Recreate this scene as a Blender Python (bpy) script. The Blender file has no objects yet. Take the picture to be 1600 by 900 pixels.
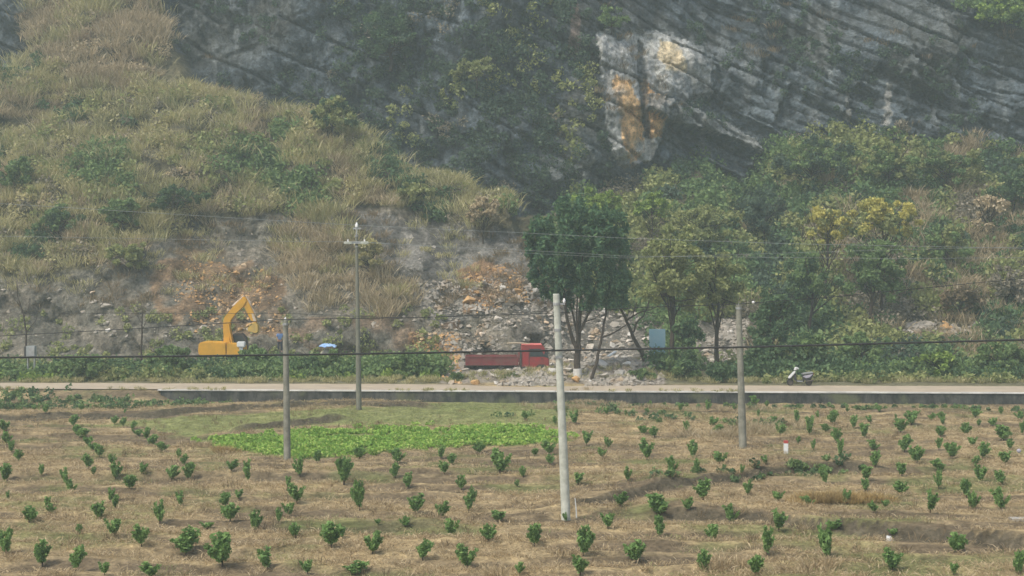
import bpy, bmesh, math, random
import numpy as np
from mathutils import Vector, Matrix
from mathutils.bvhtree import BVHTree

# ------------------------------------------------------------------ camera, sky, sun, exposure
F, HZ, H = 2400.0, 405.0, 9.3            # focal length and horizon in photo pixels, eye height in metres
sc = bpy.context.scene
cam_d = bpy.data.cameras.new('camera'); cam = bpy.data.objects.new('camera', cam_d)
sc.collection.objects.link(cam); sc.camera = cam
cam_d.sensor_width = 36; cam_d.lens = F / 1600 * 36
cam_d.shift_y = -(450 - HZ) / 1600
cam_d.clip_start = 0.5; cam_d.clip_end = 3000
cam.location = (0, 0, H); cam.rotation_euler = (math.radians(90), 0, 0)

SUN_EL, SUN_AZ = 55, 228                # azimuth clockwise from +Y: the sun stands behind and left of the camera
world = bpy.data.worlds.new("World"); sc.world = world; world.use_nodes = True
wn = world.node_tree; bg = wn.nodes['Background']
sky = wn.nodes.new('ShaderNodeTexSky'); sky.sky_type = 'NISHITA'; sky.sun_disc = False
sky.sun_elevation = math.radians(SUN_EL); sky.sun_rotation = math.radians(SUN_AZ)
sky.air_density = 1.0; sky.dust_density = 3.0; sky.ozone_density = 1.0
hs_ = wn.nodes.new('ShaderNodeHueSaturation'); hs_.inputs['Saturation'].default_value = .7   # a thin overcast greys the sky
wn.links.new(sky.outputs[0], hs_.inputs['Color']); wn.links.new(hs_.outputs[0], bg.inputs[0]); bg.inputs[1].default_value = 0.13
sl = bpy.data.lights.new('sun', 'SUN'); sun = bpy.data.objects.new('sun', sl); sc.collection.objects.link(sun)
sl.energy = 1.9; sl.angle = math.radians(11); sl.color = (1.0, 0.94, 0.82)
_a, _e = math.radians(SUN_AZ), math.radians(SUN_EL)
_dir = Vector((math.sin(_a) * math.cos(_e), math.cos(_a) * math.cos(_e), math.sin(_e)))
sun.rotation_euler = _dir.to_track_quat('Z', 'Y').to_euler()
vs = sc.view_settings; vs.view_transform = 'Standard'; vs.look = 'None'; vs.exposure = 0.62; vs.gamma = 1.0
vs.use_curve_mapping = False
sc.cycles.use_denoising = True
sc.cycles.max_bounces = 6; sc.cycles.diffuse_bounces = 3; sc.cycles.transmission_bounces = 3
sc.cycles.volume_bounces = 1; sc.cycles.transparent_max_bounces = 6

rng = np.random.default_rng(7)
random.seed(7)
C = sc.collection.objects

# ------------------------------------------------------------------ helpers
def P(px, py, D):                        # point seen at a photo pixel at depth D
    return Vector(((px - 800) * D / F, D, H - (py - HZ) * D / F))
def to_px(x, y, z):
    return 800 + x / y * F, HZ + (H - z) / y * F

def _hash(ix, iy, iz, seed):
    n = (ix * 374761393 + iy * 668265263 + iz * 2147483647 + seed * 1274126177) & 0xffffffff
    n = ((n ^ (n >> 13)) * 1274126177) & 0xffffffff
    n = ((n ^ (n >> 16)) * 2246822519) & 0xffffffff
    return ((n ^ (n >> 15)) & 0xffffff) / float(0xffffff)
def vnoise(x, y, z=0.0, seed=0):
    x, y, z = np.broadcast_arrays(np.asarray(x, float), np.asarray(y, float), np.asarray(z, float))
    xi, yi, zi = np.floor(x).astype(np.int64), np.floor(y).astype(np.int64), np.floor(z).astype(np.int64)
    fx, fy, fz = x - xi, y - yi, z - zi
    fx, fy, fz = (t * t * (3 - 2 * t) for t in (fx, fy, fz))
    r = 0
    for a in (0, 1):
        for b in (0, 1):
            for c in (0, 1):
                w = (fx if a else 1 - fx) * (fy if b else 1 - fy) * (fz if c else 1 - fz)
                r = r + w * _hash(xi + a, yi + b, zi + c, seed)
    return r
def fbm(x, y, z=0.0, seed=0, o=4):
    r, a, t = 0, 1.0, 0.0
    for k in range(o):
        f = 2.03 ** k
        r = r + a * vnoise(np.asarray(x) * f, np.asarray(y) * f, np.asarray(z) * f, seed + k * 17); t += a; a *= 0.5
    return r / t                          # 0..1
def sstep(a, b, x):
    t = np.clip((np.asarray(x, float) - a) / (b - a), 0, 1); return t * t * (3 - 2 * t)
def inpoly(px, py, poly):
    px = np.asarray(px, float); py = np.asarray(py, float); c = np.zeros(px.shape, bool)
    n = len(poly); j = n - 1
    for i in range(n):
        xi, yi = poly[i]; xj, yj = poly[j]
        if yi != yj:
            c ^= ((yi > py) != (yj > py)) & (px < (xj - xi) * (py - yi) / (yj - yi) + xi)
        j = i
    return c

def tag(o, label=None, cat=None, group=None, kind=None):
    if label: o['label'] = label
    if cat: o['category'] = cat
    if group: o['group'] = group
    if kind: o['kind'] = kind
    return o
def thing(name, label, cat, loc=(0, 0, 0), rotz=0, group=None):
    o = bpy.data.objects.new(name, None); o.empty_display_size = .3; C.link(o)
    o.location = loc; o.rotation_euler = (0, 0, rotz)
    return tag(o, label, cat, group)
def link(name, me, m=None, parent=None):
    if m is not None and not me.materials: me.materials.append(m)
    o = bpy.data.objects.new(name, me); C.link(o)
    if parent is not None: o.parent = parent
    return o
def fast_mesh(name, V, nper):            # V: (k*nper,3), every nper points one face
    me = bpy.data.meshes.new(name); V = np.ascontiguousarray(V, dtype=np.float32)
    n = len(V); k = n // nper
    me.vertices.add(n); me.vertices.foreach_set('co', V.ravel())
    me.loops.add(n); me.loops.foreach_set('vertex_index', np.arange(n, dtype=np.int32))
    me.polygons.add(k); me.polygons.foreach_set('loop_start', np.arange(0, n, nper, dtype=np.int32))
    me.polygons.foreach_set('loop_total', np.full(k, nper, dtype=np.int32))
    me.update(calc_edges=True); return me
def grid_mesh(name, X, Y, Z, col=None, smooth=False):
    r, c = X.shape; V = np.stack([X, Y, Z], -1).reshape(-1, 3).astype(np.float32)
    i = np.arange(r * c).reshape(r, c)
    q = np.stack([i[:-1, :-1], i[:-1, 1:], i[1:, 1:], i[1:, :-1]], -1).reshape(-1, 4).astype(np.int32)
    me = bpy.data.meshes.new(name)
    me.vertices.add(len(V)); me.vertices.foreach_set('co', V.ravel())
    me.loops.add(q.size); me.loops.foreach_set('vertex_index', q.ravel())
    me.polygons.add(len(q)); me.polygons.foreach_set('loop_start', np.arange(0, q.size, 4, dtype=np.int32))
    me.polygons.foreach_set('loop_total', np.full(len(q), 4, dtype=np.int32))
    if smooth: me.polygons.foreach_set('use_smooth', np.ones(len(q), bool))
    me.update(calc_edges=True)
    if col is not None:
        at = me.color_attributes.new('Col', 'FLOAT_COLOR', 'POINT')
        cc = np.concatenate([col.reshape(-1, 3), np.ones((len(V), 1))], 1).astype(np.float32)
        at.data.foreach_set('color', cc.ravel())
    return me, V, q

class MB:
    def __init__(s): s.bm = bmesh.new()
    def box(s, c, sz, rot=None, taper=1.0):
        vs_ = []
        for dz in (-.5, .5):
            k = taper if dz > 0 else 1
            for dx, dy in ((-.5, -.5), (.5, -.5), (.5, .5), (-.5, .5)):
                v = Vector((dx * sz[0] * k, dy * sz[1] * k, dz * sz[2]))
                if rot is not None: v = rot @ v
                vs_.append(s.bm.verts.new(v + Vector(c)))
        for f in ((0, 3, 2, 1), (4, 5, 6, 7), (0, 1, 5, 4), (1, 2, 6, 5), (2, 3, 7, 6), (3, 0, 4, 7)):
            s.bm.faces.new([vs_[i] for i in f])
        return s
    def prism(s, pts, y0, y1):           # outline in x,z; thickness along y
        a = [s.bm.verts.new((p[0], y0, p[1])) for p in pts]; b = [s.bm.verts.new((p[0], y1, p[1])) for p in pts]
        s.bm.faces.new(a); s.bm.faces.new(b[::-1])
        for i in range(len(pts)):
            j = (i + 1) % len(pts); s.bm.faces.new((a[j], a[i], b[i], b[j]))
        return s
    def tube(s, pts, radii, seg=8, cap=True):
        pts = [Vector(p) for p in pts]; rings = []
        if not hasattr(radii, '__len__'): radii = [radii] * len(pts)
        for i, p in enumerate(pts):
            d = (pts[min(i + 1, len(pts) - 1)] - pts[max(i - 1, 0)]).normalized()
            u = d.cross(Vector((0.13, 1, 0.07))).normalized(); w = d.cross(u)
            rings.append([s.bm.verts.new(p + (u * math.cos(6.2832 * k / seg) + w * math.sin(6.2832 * k / seg)) * radii[i]) for k in range(seg)])
        for a, b in zip(rings, rings[1:]):
            for k in range(seg):
                s.bm.faces.new((a[k], a[(k + 1) % seg], b[(k + 1) % seg], b[k]))
        if cap: s.bm.faces.new(rings[0][::-1]); s.bm.faces.new(rings[-1])
        return s
    def ring(s, c, R, r, axis='Y', seg=20, sec=8):
        n = []
        for i in range(seg):
            a = 6.2832 * i / seg; row = []
            for j in range(sec):
                b = 6.2832 * j / sec; q = R + r * math.cos(b); t = r * math.sin(b)
                row.append(s.bm.verts.new(Vector(c) + Vector((q * math.cos(a), t * 1.2, q * math.sin(a)))))
            n.append(row)
        for i in range(seg):
            for j in range(sec):
                s.bm.faces.new((n[i][j], n[(i + 1) % seg][j], n[(i + 1) % seg][(j + 1) % sec], n[i][(j + 1) % sec]))
        return s
    def ball(s, c, r, seg=12):
        m = Matrix.Translation(Vector(c)) @ Matrix.Diagonal((r[0], r[1], r[2], 1)) if hasattr(r, '__len__') else Matrix.Translation(Vector(c)) @ Matrix.Diagonal((r, r, r, 1))
        bmesh.ops.create_uvsphere(s.bm, u_segments=seg, v_segments=max(6, seg // 2), radius=1, matrix=m); return s
    def build(s, name, m, parent=None, bevel=0, smooth=False):
        bmesh.ops.recalc_face_normals(s.bm, faces=s.bm.faces)
        if bevel: bmesh.ops.bevel(s.bm, geom=list(s.bm.edges), offset=bevel, segments=2, affect='EDGES', clamp_overlap=True)
        me = bpy.data.meshes.new(name); s.bm.to_mesh(me); s.bm.free()
        if smooth:
            for p in me.polygons: p.use_smooth = True
        return link(name, me, m, parent)

# ------------------------------------------------------------------ materials
def nodemat(name):
    m = bpy.data.materials.new(name); m.use_nodes = True; t = m.node_tree
    b = t.nodes['Principled BSDF']; return m, t, b
def N(t, kind, **kw):
    n = t.nodes.new(kind)
    for k, v in kw.items(): setattr(n, k, v)
    return n
def mixc(t, fac, a, b, mode='MIX'):
    n = N(t, 'ShaderNodeMix', data_type='RGBA', blend_type=mode)
    for s_, v in ((n.inputs[0], fac), (n.inputs[6], a), (n.inputs[7], b)):
        if hasattr(v, 'is_output'): t.links.new(v, s_)
        else: s_.default_value = v if not isinstance(v, tuple) else (*v, 1)
    return n.outputs[2]
def noise(t, scale, detail=4, rough=.6, coord=None):
    n = N(t, 'ShaderNodeTexNoise'); n.inputs['Scale'].default_value = scale; n.inputs['Detail'].default_value = detail
    n.inputs['Roughness'].default_value = rough
    if coord is not None: t.links.new(coord, n.inputs['Vector'])
    return n.outputs['Fac']
def ramp(t, fac, a, b):
    n = N(t, 'ShaderNodeMapRange'); n.inputs[1].default_value = a; n.inputs[2].default_value = b
    t.links.new(fac, n.inputs[0]); return n.outputs[0]
def bump(t, b, h, strength=.4, dist=.1):
    n = N(t, 'ShaderNodeBump'); n.inputs['Strength'].default_value = strength; n.inputs['Distance'].default_value = dist
    t.links.new(h, n.inputs['Height']); t.links.new(n.outputs[0], b.inputs['Normal'])
def solid(name, a, b=None, rough=.6, metal=0, scale=3, bmp=.15, spec=.4):
    m, t, bs = nodemat(name); b = b or tuple(c * .75 for c in a)
    co = N(t, 'ShaderNodeTexCoord').outputs['Object']
    f = ramp(t, noise(t, scale, 6, .65, co), .35, .68)
    t.links.new(mixc(t, f, a, b), bs.inputs['Base Color'])
    bs.inputs['Roughness'].default_value = rough; bs.inputs['Metallic'].default_value = metal
    bs.inputs['Specular IOR Level'].default_value = spec
    if bmp: bump(t, bs, noise(t, scale * 6, 3, .6, co), bmp, .03)
    return m
def foliage_mat(name, a, b, c=None, scale=.35, trans=.35):
    m, t, bs = nodemat(name); c = c or tuple(x * 1.5 for x in a)
    g = N(t, 'ShaderNodeNewGeometry')
    f = ramp(t, noise(t, scale, 3, .6, g.outputs['Position']), .38, .62)
    col = mixc(t, f, a, b)
    r = g.outputs['Random Per Island']
    col = mixc(t, ramp(t, r, .62, 1.0), col, c)
    dk = mixc(t, ramp(t, r, .0, .35), (.72, .72, .72), (1, 1, 1))
    col = mixc(t, 1.0, col, dk, 'MULTIPLY')
    t.links.new(col, bs.inputs['Base Color']); bs.inputs['Roughness'].default_value = .8
    bs.inputs['Specular IOR Level'].default_value = .12
    tr = N(t, 'ShaderNodeBsdfTranslucent'); t.links.new(col, tr.inputs[0])
    mx = N(t, 'ShaderNodeMixShader'); mx.inputs[0].default_value = trans
    t.links.new(bs.outputs[0], mx.inputs[1]); t.links.new(tr.outputs[0], mx.inputs[2])
    t.links.new(mx.outputs[0], t.nodes['Material Output'].inputs[0]); return m
def terrain_mat(name, s1, s2, bs_=.5, lo=.7, hi=1.3, dist=.15):
    m, t, b = nodemat(name); at = N(t, 'ShaderNodeVertexColor', layer_name='Col')
    g = N(t, 'ShaderNodeNewGeometry').outputs['Position']
    n1 = noise(t, s1, 6, .7, g); n2 = noise(t, s2, 4, .7, g)
    v1 = mixc(t, ramp(t, n1, .3, .7), (lo,) * 3, (hi,) * 3); v2 = mixc(t, ramp(t, n2, .3, .7), (lo,) * 3, (hi,) * 3)
    col = mixc(t, 1.0, at.outputs[0], v1, 'MULTIPLY'); col = mixc(t, 1.0, col, v2, 'MULTIPLY')
    t.links.new(col, b.inputs['Base Color']); b.inputs['Roughness'].default_value = .95
    b.inputs['Specular IOR Level'].default_value = .1
    bump(t, b, n2, bs_, dist); return m

M = {}
M['hill'] = terrain_mat('hill rock and soil', 1.3, 3.2, .9, .5, 1.5, .5)
M['ground'] = terrain_mat('field soil', 1.4, 5.0, .9, .6, 1.4, .15)
FOL = {                                    # two mixed tones and a paler one for random leaves
    'pampas': ((.48, .43, .20), (.32, .31, .14), (.66, .59, .36)),
    'tan': ((.50, .40, .25), (.36, .29, .17), (.64, .54, .38)),
    'straw': ((.50, .39, .235), (.34, .26, .15), (.66, .54, .36)),
    'gold': ((.48, .34, .14), (.38, .28, .13), (.58, .43, .22)),
    'brown': ((.26, .19, .11), (.19, .15, .085), (.35, .27, .18)),
    'twig': ((.30, .26, .19), (.21, .19, .13), (.40, .36, .29)),
    'dark': ((.105, .175, .08), (.078, .14, .068), (.18, .26, .12)),
    'willow': ((.10, .185, .10), (.062, .13, .07), (.15, .25, .11)),
    'blue': ((.10, .15, .10), (.055, .09, .06), (.12, .165, .10)),
    'mid': ((.18, .27, .10), (.13, .205, .08), (.28, .36, .15)),
    'olive': ((.32, .34, .13), (.23, .27, .10), (.42, .43, .20)),
    'lime': ((.28, .38, .08), (.18, .28, .065), (.38, .48, .13)),
    'yellow': ((.58, .52, .14), (.42, .41, .12), (.72, .64, .22)),
    'crop': ((.32, .50, .10), (.22, .39, .08), (.52, .60, .18)),
    'sapling': ((.19, .32, .10), (.14, .25, .08), (.31, .46, .16)),
}
for k, v in FOL.items(): M[k] = foliage_mat('foliage ' + k, *v, scale=(.3 if k not in ('straw', 'crop', 'sapling') else 1.3))
M['bark'] = solid('dark bark', (.075, .058, .045), (.045, .035, .03), .95, bmp=.6, spec=.1)
M['whitewash'] = solid('whitewashed bark', (.62, .61, .57), (.45, .43, .4), .9, spec=.1)
M['concrete'] = solid('pole concrete', (.29, .28, .23), (.14, .14, .115), .9, scale=2.2, spec=.15)
M['pale_concrete'] = solid('pale pole concrete', (.56, .57, .50), (.34, .35, .30), .9, scale=2.4, spec=.15)
M['coping'] = solid('pale kerb concrete', (.68, .67, .63), (.42, .41, .38), .9, scale=.9, spec=.15)
M['steel'] = solid('galvanised steel', (.42, .43, .43), (.3, .3, .3), .5, .5)
M['porcelain'] = solid('white porcelain', (.75, .75, .73), (.6, .6, .6), .25)
M['cable'] = solid('black cable', (.018, .018, .02), (.03, .03, .03), .6)
M['wire'] = solid('bare aluminium wire', (.30, .32, .31), (.22, .24, .24), .5, .3)
M['rubber'] = solid('tyre rubber', (.02, .02, .02), (.05, .045, .04), .9)
M['black'] = solid('black plastic', (.03, .03, .032), (.045, .045, .045), .5)
M['glass'] = solid('dark window glass', (.03, .04, .045), (.05, .06, .065), .12, bmp=0, spec=.6)
M['red'] = solid('dusty red paint', (.32, .025, .028), (.20, .045, .04), .5, scale=1.6, bmp=.05)
M['redbed'] = solid('faded red bed paint', (.19, .032, .036), (.14, .065, .055), .65, scale=1.4, bmp=.08)
M['orange'] = solid('excavator orange paint', (.68, .35, .025), (.50, .27, .03), .5, scale=1.2, bmp=.05)
M['wornsteel'] = solid('worn pale steel', (.62, .56, .5), (.5, .35, .2), .5, .2)
M['yellowsteel'] = solid('scuffed yellow steel', (.62, .40, .07), (.42, .30, .11), .6)
M['chassis'] = solid('chassis steel', (.05, .045, .045), (.10, .075, .06), .8)
M['timber'] = solid('pale timber', (.55, .46, .33), (.4, .32, .22), .85)
M['white'] = solid('white paint', (.78, .79, .78), (.6, .61, .6), .4, bmp=.03)
M['grey'] = solid('grey painted metal', (.33, .36, .36), (.25, .27, .27), .5)
M['bluesheet'] = solid('faded blue sheet metal', (.16, .30, .38), (.22, .33, .38), .6, scale=1.2)
M['tarp'] = solid('blue tarpaulin', (.22, .38, .66), (.35, .5, .72), .6, scale=2)
M['signred'] = solid('red band paint', (.45, .06, .05), (.35, .08, .07), .6)
M['skin'] = solid('skin', (.38, .22, .15), (.32, .18, .12), .6, bmp=0)
M['shirt'] = solid('blue shirt', (.16, .26, .48), (.12, .2, .4), .9)
M['trousers'] = solid('dark trousers', (.03, .035, .06), (.045, .05, .07), .9)
M['hair'] = solid('black hair', (.012, .011, .01), (.02, .018, .016), .7)
M['slab'] = solid('grey concrete slab', (.4, .38, .34), (.25, .23, .2), .95)
M['cloth'] = solid('pale lilac plastic', (.42, .40, .46), (.34, .31, .38), .7)
def rock_mat(name, a, b, cc):
    m, t, bs = nodemat(name); co = N(t, 'ShaderNodeNewGeometry').outputs['Position']
    r = N(t, 'ShaderNodeObjectInfo').outputs['Random']
    col = mixc(t, ramp(t, noise(t, 1.3, 5, .7, co), .35, .65), a, b)
    col = mixc(t, ramp(t, noise(t, .5, 2, .5, co), .56, .66), col, cc)
    col = mixc(t, 1.0, col, mixc(t, r, (.7, .7, .7), (1.25, 1.25, 1.25)), 'MULTIPLY')
    t.links.new(col, bs.inputs['Base Color']); bs.inputs['Roughness'].default_value = .95
    bs.inputs['Specular IOR Level'].default_value = .1
    bump(t, bs, noise(t, 5, 5, .7, co), .6, .12); return m
M['rock'] = rock_mat('broken limestone', (.52, .46, .39), (.36, .33, .28), (.46, .35, .24))
M['rockorange'] = rock_mat('orange stained stone', (.5, .32, .15), (.42, .24, .11), (.5, .38, .25))
M['rockpale'] = rock_mat('pale limestone', (.62, .59, .54), (.48, .45, .4), (.5, .4, .3))

# ------------------------------------------------------------------ ground sheet
def yw(x): return 99.6 - 0.043 * np.asarray(x, float)      # line of the retaining wall
def polyline_dist(x, y, pts):              # signed: positive beyond the line; along: inside its length
    xs = np.array([p[0] for p in pts]); ys = np.array([p[1] for p in pts])
    return np.asarray(y) - np.interp(x, xs, ys), sstep(xs[0], xs[0] + 2, x) * (1 - sstep(xs[-1] - 2, xs[-1], x))
def G(px, py):                              # pixel -> ground x,y at z = 0
    D = F * H / (py - HZ); return ((px - 800) * D / F, D)
BANKS = [([G(330, 676), G(420, 668), G(500, 662), G(565, 657)], .42, 3),
         ([G(-260, 664), G(80, 657), G(250, 651), G(430, 641), G(560, 637), G(700, 640)], .40, 3),
         ([G(840, 805), G(900, 794), G(1060, 770), G(1180, 752), G(1265, 744), G(1400, 742)], .42, 5),
         ([G(980, 806), G(1060, 809), G(1200, 816), G(1300, 831), G(1450, 846), G(1600, 862), G(1800, 880)], .5, 5),
         ([G(-200, 750), G(100, 745), G(300, 748), G(620, 745), G(780, 752)], .14, 3),
         ([G(-200, 838), G(80, 836), G(300, 828), G(520, 836), G(640, 822), G(760, 826)], .16, 3),
         ([G(-100, 870), G(200, 872), G(500, 862), G(820, 868), G(1100, 872)], .12, 3)]
BANKS = [(sorted(b), h, d) for b, h, d in BANKS]
def furrow(x, y):                            # low ridges, about 2.3 m apart, that wander across the field
    x = np.asarray(x, float); y = np.asarray(y, float)
    p = y + .02 * x + (fbm(x * .07, y * .12, 0, 81, 3) - .5) * 5
    return (np.sin(p * 6.2832 / 2.3) * (.35 + .9 * fbm(x * .15, y * .3, 0, 83, 2))) * (y < 96)
def gz(x, y):
    x = np.asarray(x, float); y = np.asarray(y, float)
    h = (fbm(x * .12, y * .12, 0, 3, 3) - .5) * .35 + (fbm(x * .5, y * 1.0, 0, 5, 4) - .5) * .22
    h = h + (vnoise(x * 2.4, y * 3.2, 0, 9) - .5) * .07
    h = h + furrow(x, y) * .10
    for pts, a, dec in BANKS:
        d, w = polyline_dist(x, y + (fbm(x * .35, y * .2, 0, 21, 3) - .5) * .9, pts)
        h = h + w * a * sstep(-.12, .28, d) * np.exp(-np.clip(d, 0, None) / dec)
    W = yw(x)
    n = sstep(-21.5, -24.5, x)              # left of here no wall: an earth bank
    up = sstep(W + .02, W + .12, y) * (1 - n) + sstep(W - 3.0, W + .2, y) * n
    h = h * (1 - up * .9)
    h = h * (1 - .8 * sstep(W - 3, W - 1, y) * (1 - n))
    verge = .70 + .1 * sstep(W + 4.5, W + 6, y) + (fbm(x * .4, y * .4, 0, 31, 3) - .5) * .35 * sstep(W + 5.2, W + 7, y)
    for cx, cy, r, a in ((1.5, 107.6, 3.2, .55), (-2.2, 107.6, 2.0, .3), (7.2, 108.5, 2.6, 1.0), (10.5, 109.5, 3, .9), (3.8, 107.2, 1.6, .5), (-1.5, 118, 8, .6)):
        verge = verge + a * np.exp(-((x - cx) ** 2 + (y - cy) ** 2) / r ** 2)
    return h * (1 - up) + verge * up
def axis(lo, f0, f1, hi, fine, n):
    return np.concatenate([np.linspace(lo, f0, n)[:-1], np.arange(f0, f1, fine), np.linspace(f1, hi, n)])
gx = axis(-400, -42, 46, 400, .22, 14)
gy = np.concatenate([np.linspace(-60, 38, 12)[:-1], np.arange(38, 99, .2), np.arange(99, 122, .25), np.linspace(122, 460, 12)])
GX, GY = np.meshgrid(gx, gy)
# rows follow the wall line so its edge stays clean
GYs = GY + np.where((GY > 90) & (GY < 122), -0.043 * np.clip(GX, -60, 60) * sstep(90, 96, GY) * (1 - sstep(114, 122, GY)), 0)
GZ = gz(GX, GYs)
gpx, gpy = to_px(GX, np.clip(GYs, 5, None), GZ)
CROP = [(300, 689), (350, 683), (470, 676), (600, 671), (760, 671), (850, 674), (905, 688), (870, 694), (800, 696), (700, 697), (640, 703), (560, 711), (480, 718), (440, 714), (380, 702), (335, 697)]
OLIVEG = [(120, 668), (200, 658), (350, 648), (500, 640), (760, 624), (880, 624), (905, 640), (880, 668), (600, 664), (470, 668), (340, 676), (290, 684), (215, 664)]
straw = np.array((.41, .315, .175)); soil = np.array((.15, .115, .072)); green = np.array((.13, .165, .05)); dk = np.array((.10, .085, .06))
u = fbm(GX * .22, GYs * .55, 0, 41, 4); v = fbm(GX * 1.1, GYs * 1.1, 0, 43, 3)
f = sstep(.36, .62, u * .55 + v * .25 + .1 + furrow(GX, GYs - .35) * .13)[..., None]
col = straw * f + soil * (1 - f)
gw = (sstep(.52, .7, fbm(GX * .3, GYs * .4, 0, 47, 4)) * .55)[..., None]
col = col * (1 - gw) + green * gw
def blendpoly(col, poly, c, w=1.0, jit=7, seed=0, P_=None):
    a, b = P_ if P_ is not None else (gpx, gpy)
    j1 = (fbm(a * .03, b * .06, 0, 51 + seed, 3) - .5) * 2 * jit; j2 = (fbm(a * .03, b * .06, 0, 61 + seed, 3) - .5) * jit
    k = (inpoly(a + j1, b + j2, poly) * w)[..., None]
    return col * (1 - k) + np.array(c) * k
col = blendpoly(col, OLIVEG, (.20, .22, .085), .85)
col = blendpoly(col, CROP, (.13, .17, .05), .8, 4)
for pts, a, dec in BANKS:
    d, w = polyline_dist(GX, GYs + (fbm(GX * .35, GYs * .2, 0, 21, 3) - .5) * .9, pts)
    k = (w * (sstep(-.45, -.15, d) * (1 - sstep(.22, .4, d))) * min(1, a * 2.6))[..., None]
    col = col * (1 - k) + np.array((.095, .08, .055)) * k
vg = (sstep(4.6, 5.6, GYs - yw(GX)))[..., None]
col = col * (1 - vg) + np.array((.15, .14, .085)) * vg
rub = (vg[..., 0] * inpoly(gpx, gpy, [(690, 500), (1020, 500), (1040, 610), (690, 610)]))[..., None]
col = col * (1 - rub) + np.array((.26, .225, .19)) * rub
me, GV, GQ = grid_mesh('ground', GX, GYs, GZ, col)
tag(link('ground', me, M['ground']), 'dry terraced field of straw and brown soil', 'ground', kind='structure')

# ------------------------------------------------------------------ hill
SL = .84
def k2(py, a=112.8): return a / (SL - (405 - py) / F)
crest_px = [(-900, -50), (-300, 60), (-30, 150), (30, 110), (62, -60), (120, -250), (200, -200), (248, -40), (262, 60), (300, 135), (380, 150), (440, 172), (540, 200), (620, 262), (700, 292), (785, 312), (812, 370), (850, 450), (900, 560), (1000, 620)]
cr = []
for a, b in crest_px:
    D = k2(b); cr.append(((a - 800) * D / F, H + (405 - b) * D / F))
cr_x = [c[0] for c in cr]; cr_z = [c[1] for c in cr]
base_px = [(-900, 150), (200, 150), (540, 205), (620, 262), (780, 345), (950, 335), (1050, 262), (1120, 262), (1165, 305), (1215, 225), (1300, 205), (1600, 235), (2600, 220)]
bx = [(a - 800) * 158 / F for a, b in base_px]; bz = [H + (405 - b) * 158 / F for a, b in base_px]
def Db(x): return np.interp(x, [-40, -2, 8, 22, 60], [163, 152, 152, 160, 160])
def hillY(x, z):
    n = fbm(x * .06, z * .06, 0, 71, 4) - .5
    spur = 121 + (z - .5) / SL + n * 9 + (fbm(x * .22, z * .28, 0, 73, 4) - .5) * 5.0 + .004 * np.clip(x + 30, -60, 0) ** 2
    zb = np.interp(x, bx, bz) + n * 2; D = Db(x) + n * 8
    low = 117.5 + (D - 117.5) * np.clip((z - .4) / (zb - .4), 0, 1) ** .8 + (fbm(x * .25, z * .3, 0, 75, 4) - .5) * 2.4
    up = np.clip(z - zb, 0, None) * .27
    main = np.where(z > zb, D + up + (fbm(x * .09, z * .09, 0, 77, 3) - .5) * 5 * sstep(0, 6, z - zb), low)
    c = np.interp(x, cr_x, cr_z) + (fbm(x * .35, z * .2, 0, 79, 3) - .5) * 3
    w = sstep(c - .6, c + .9, z)
    return np.minimum(spur, main) * (1 - w) + main * w, w, z > zb
hx = axis(-190, -63, 64, 190, .2, 40); hzv = np.concatenate([np.arange(.3, 40, .17), np.linspace(40, 66, 50)])
HX, HZ_ = np.meshgrid(hx, hzv)
HX = HX + (vnoise(HX * 1.5, HZ_ * 1.5, 0, 3) - .5) * .12
HY, WC, AB = hillY(HX, HZ_)
hpx, hpy = to_px(HX, HY, HZ_)
spurm = (WC < .5) & (HY < hillY(HX, HZ_)[0] + .01) & ((hpx < 820))
cliffw = np.where(AB & ((WC > .5) | (hpx > 815)), 1.0, 0.0)
# bedding: slabs that dip down to the right
ang = math.radians(27)
def blocks(x, z, th, ln, seed, dip=ang):
    wx = x + (fbm(x * .07, z * .07, 0, seed + 5, 2) - .5) * 4; wz = z + (fbm(x * .07, z * .07, 0, seed + 6, 2) - .5) * 4
    s = wz * math.cos(dip) + wx * math.sin(dip); u_ = wx * math.cos(dip) - wz * math.sin(dip)
    si = np.floor(s / th + (vnoise(s * .3, 0 * s, 0, seed) - .5) * .8).astype(np.int64)
    ui = np.floor(u_ / ln + _hash(si, si * 0, si * 0, seed + 1) * 7).astype(np.int64)
    return _hash(si, ui, si * 0, seed + 2), _hash(si, si * 0, si * 0, seed + 3), s / th - np.floor(s / th)
b1, r1, f1 = blocks(HX, HZ_, 3.3, 7.0, 11); b2, r2, f2 = blocks(HX, HZ_, 1.35, 3.0, 23); b3, r3, f3 = blocks(HX, HZ_, .6, 1.2, 37)
leftcl = sstep(900, 700, hpx)
vert = blocks(HX, HZ_, 3.0, 5.0, 51, math.radians(78))[0]; v2, _, vf = blocks(HX, HZ_, 1.0, 2.4, 57, math.radians(80)); v3, _, _ = blocks(HX, HZ_, .5, .9, 59, math.radians(70))
palem = inpoly(hpx, hpy, [(932, 60), (990, 48), (1105, 60), (1120, 160), (1050, 160), (1028, 215), (1018, 255), (962, 255), (946, 200), (940, 120)]) * 1.0
leftcl = np.maximum(leftcl, palem)
b2 = np.where(leftcl > .5, v2, b2); b3 = np.where(leftcl > .5, v3, b3); f2 = np.where(leftcl > .5, vf, f2)
rel = (b1 * 1.5 + r1 * 1.1) * (1 - leftcl * .6) + vert * 1.6 * leftcl + b2 * .75 + r2 * .5 + b3 * .3 + f1 * .5
g2 = np.minimum(f2, 1 - f2); g1 = np.minimum(f1, 1 - f1)
b1 = b1 * (1 - .3 * leftcl)
crk = (1 - palem) * sstep(.64, .7, fbm(HX * .5 + HZ_ * .2, HZ_ * .12, 0, 61, 3))          # near vertical joints
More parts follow.
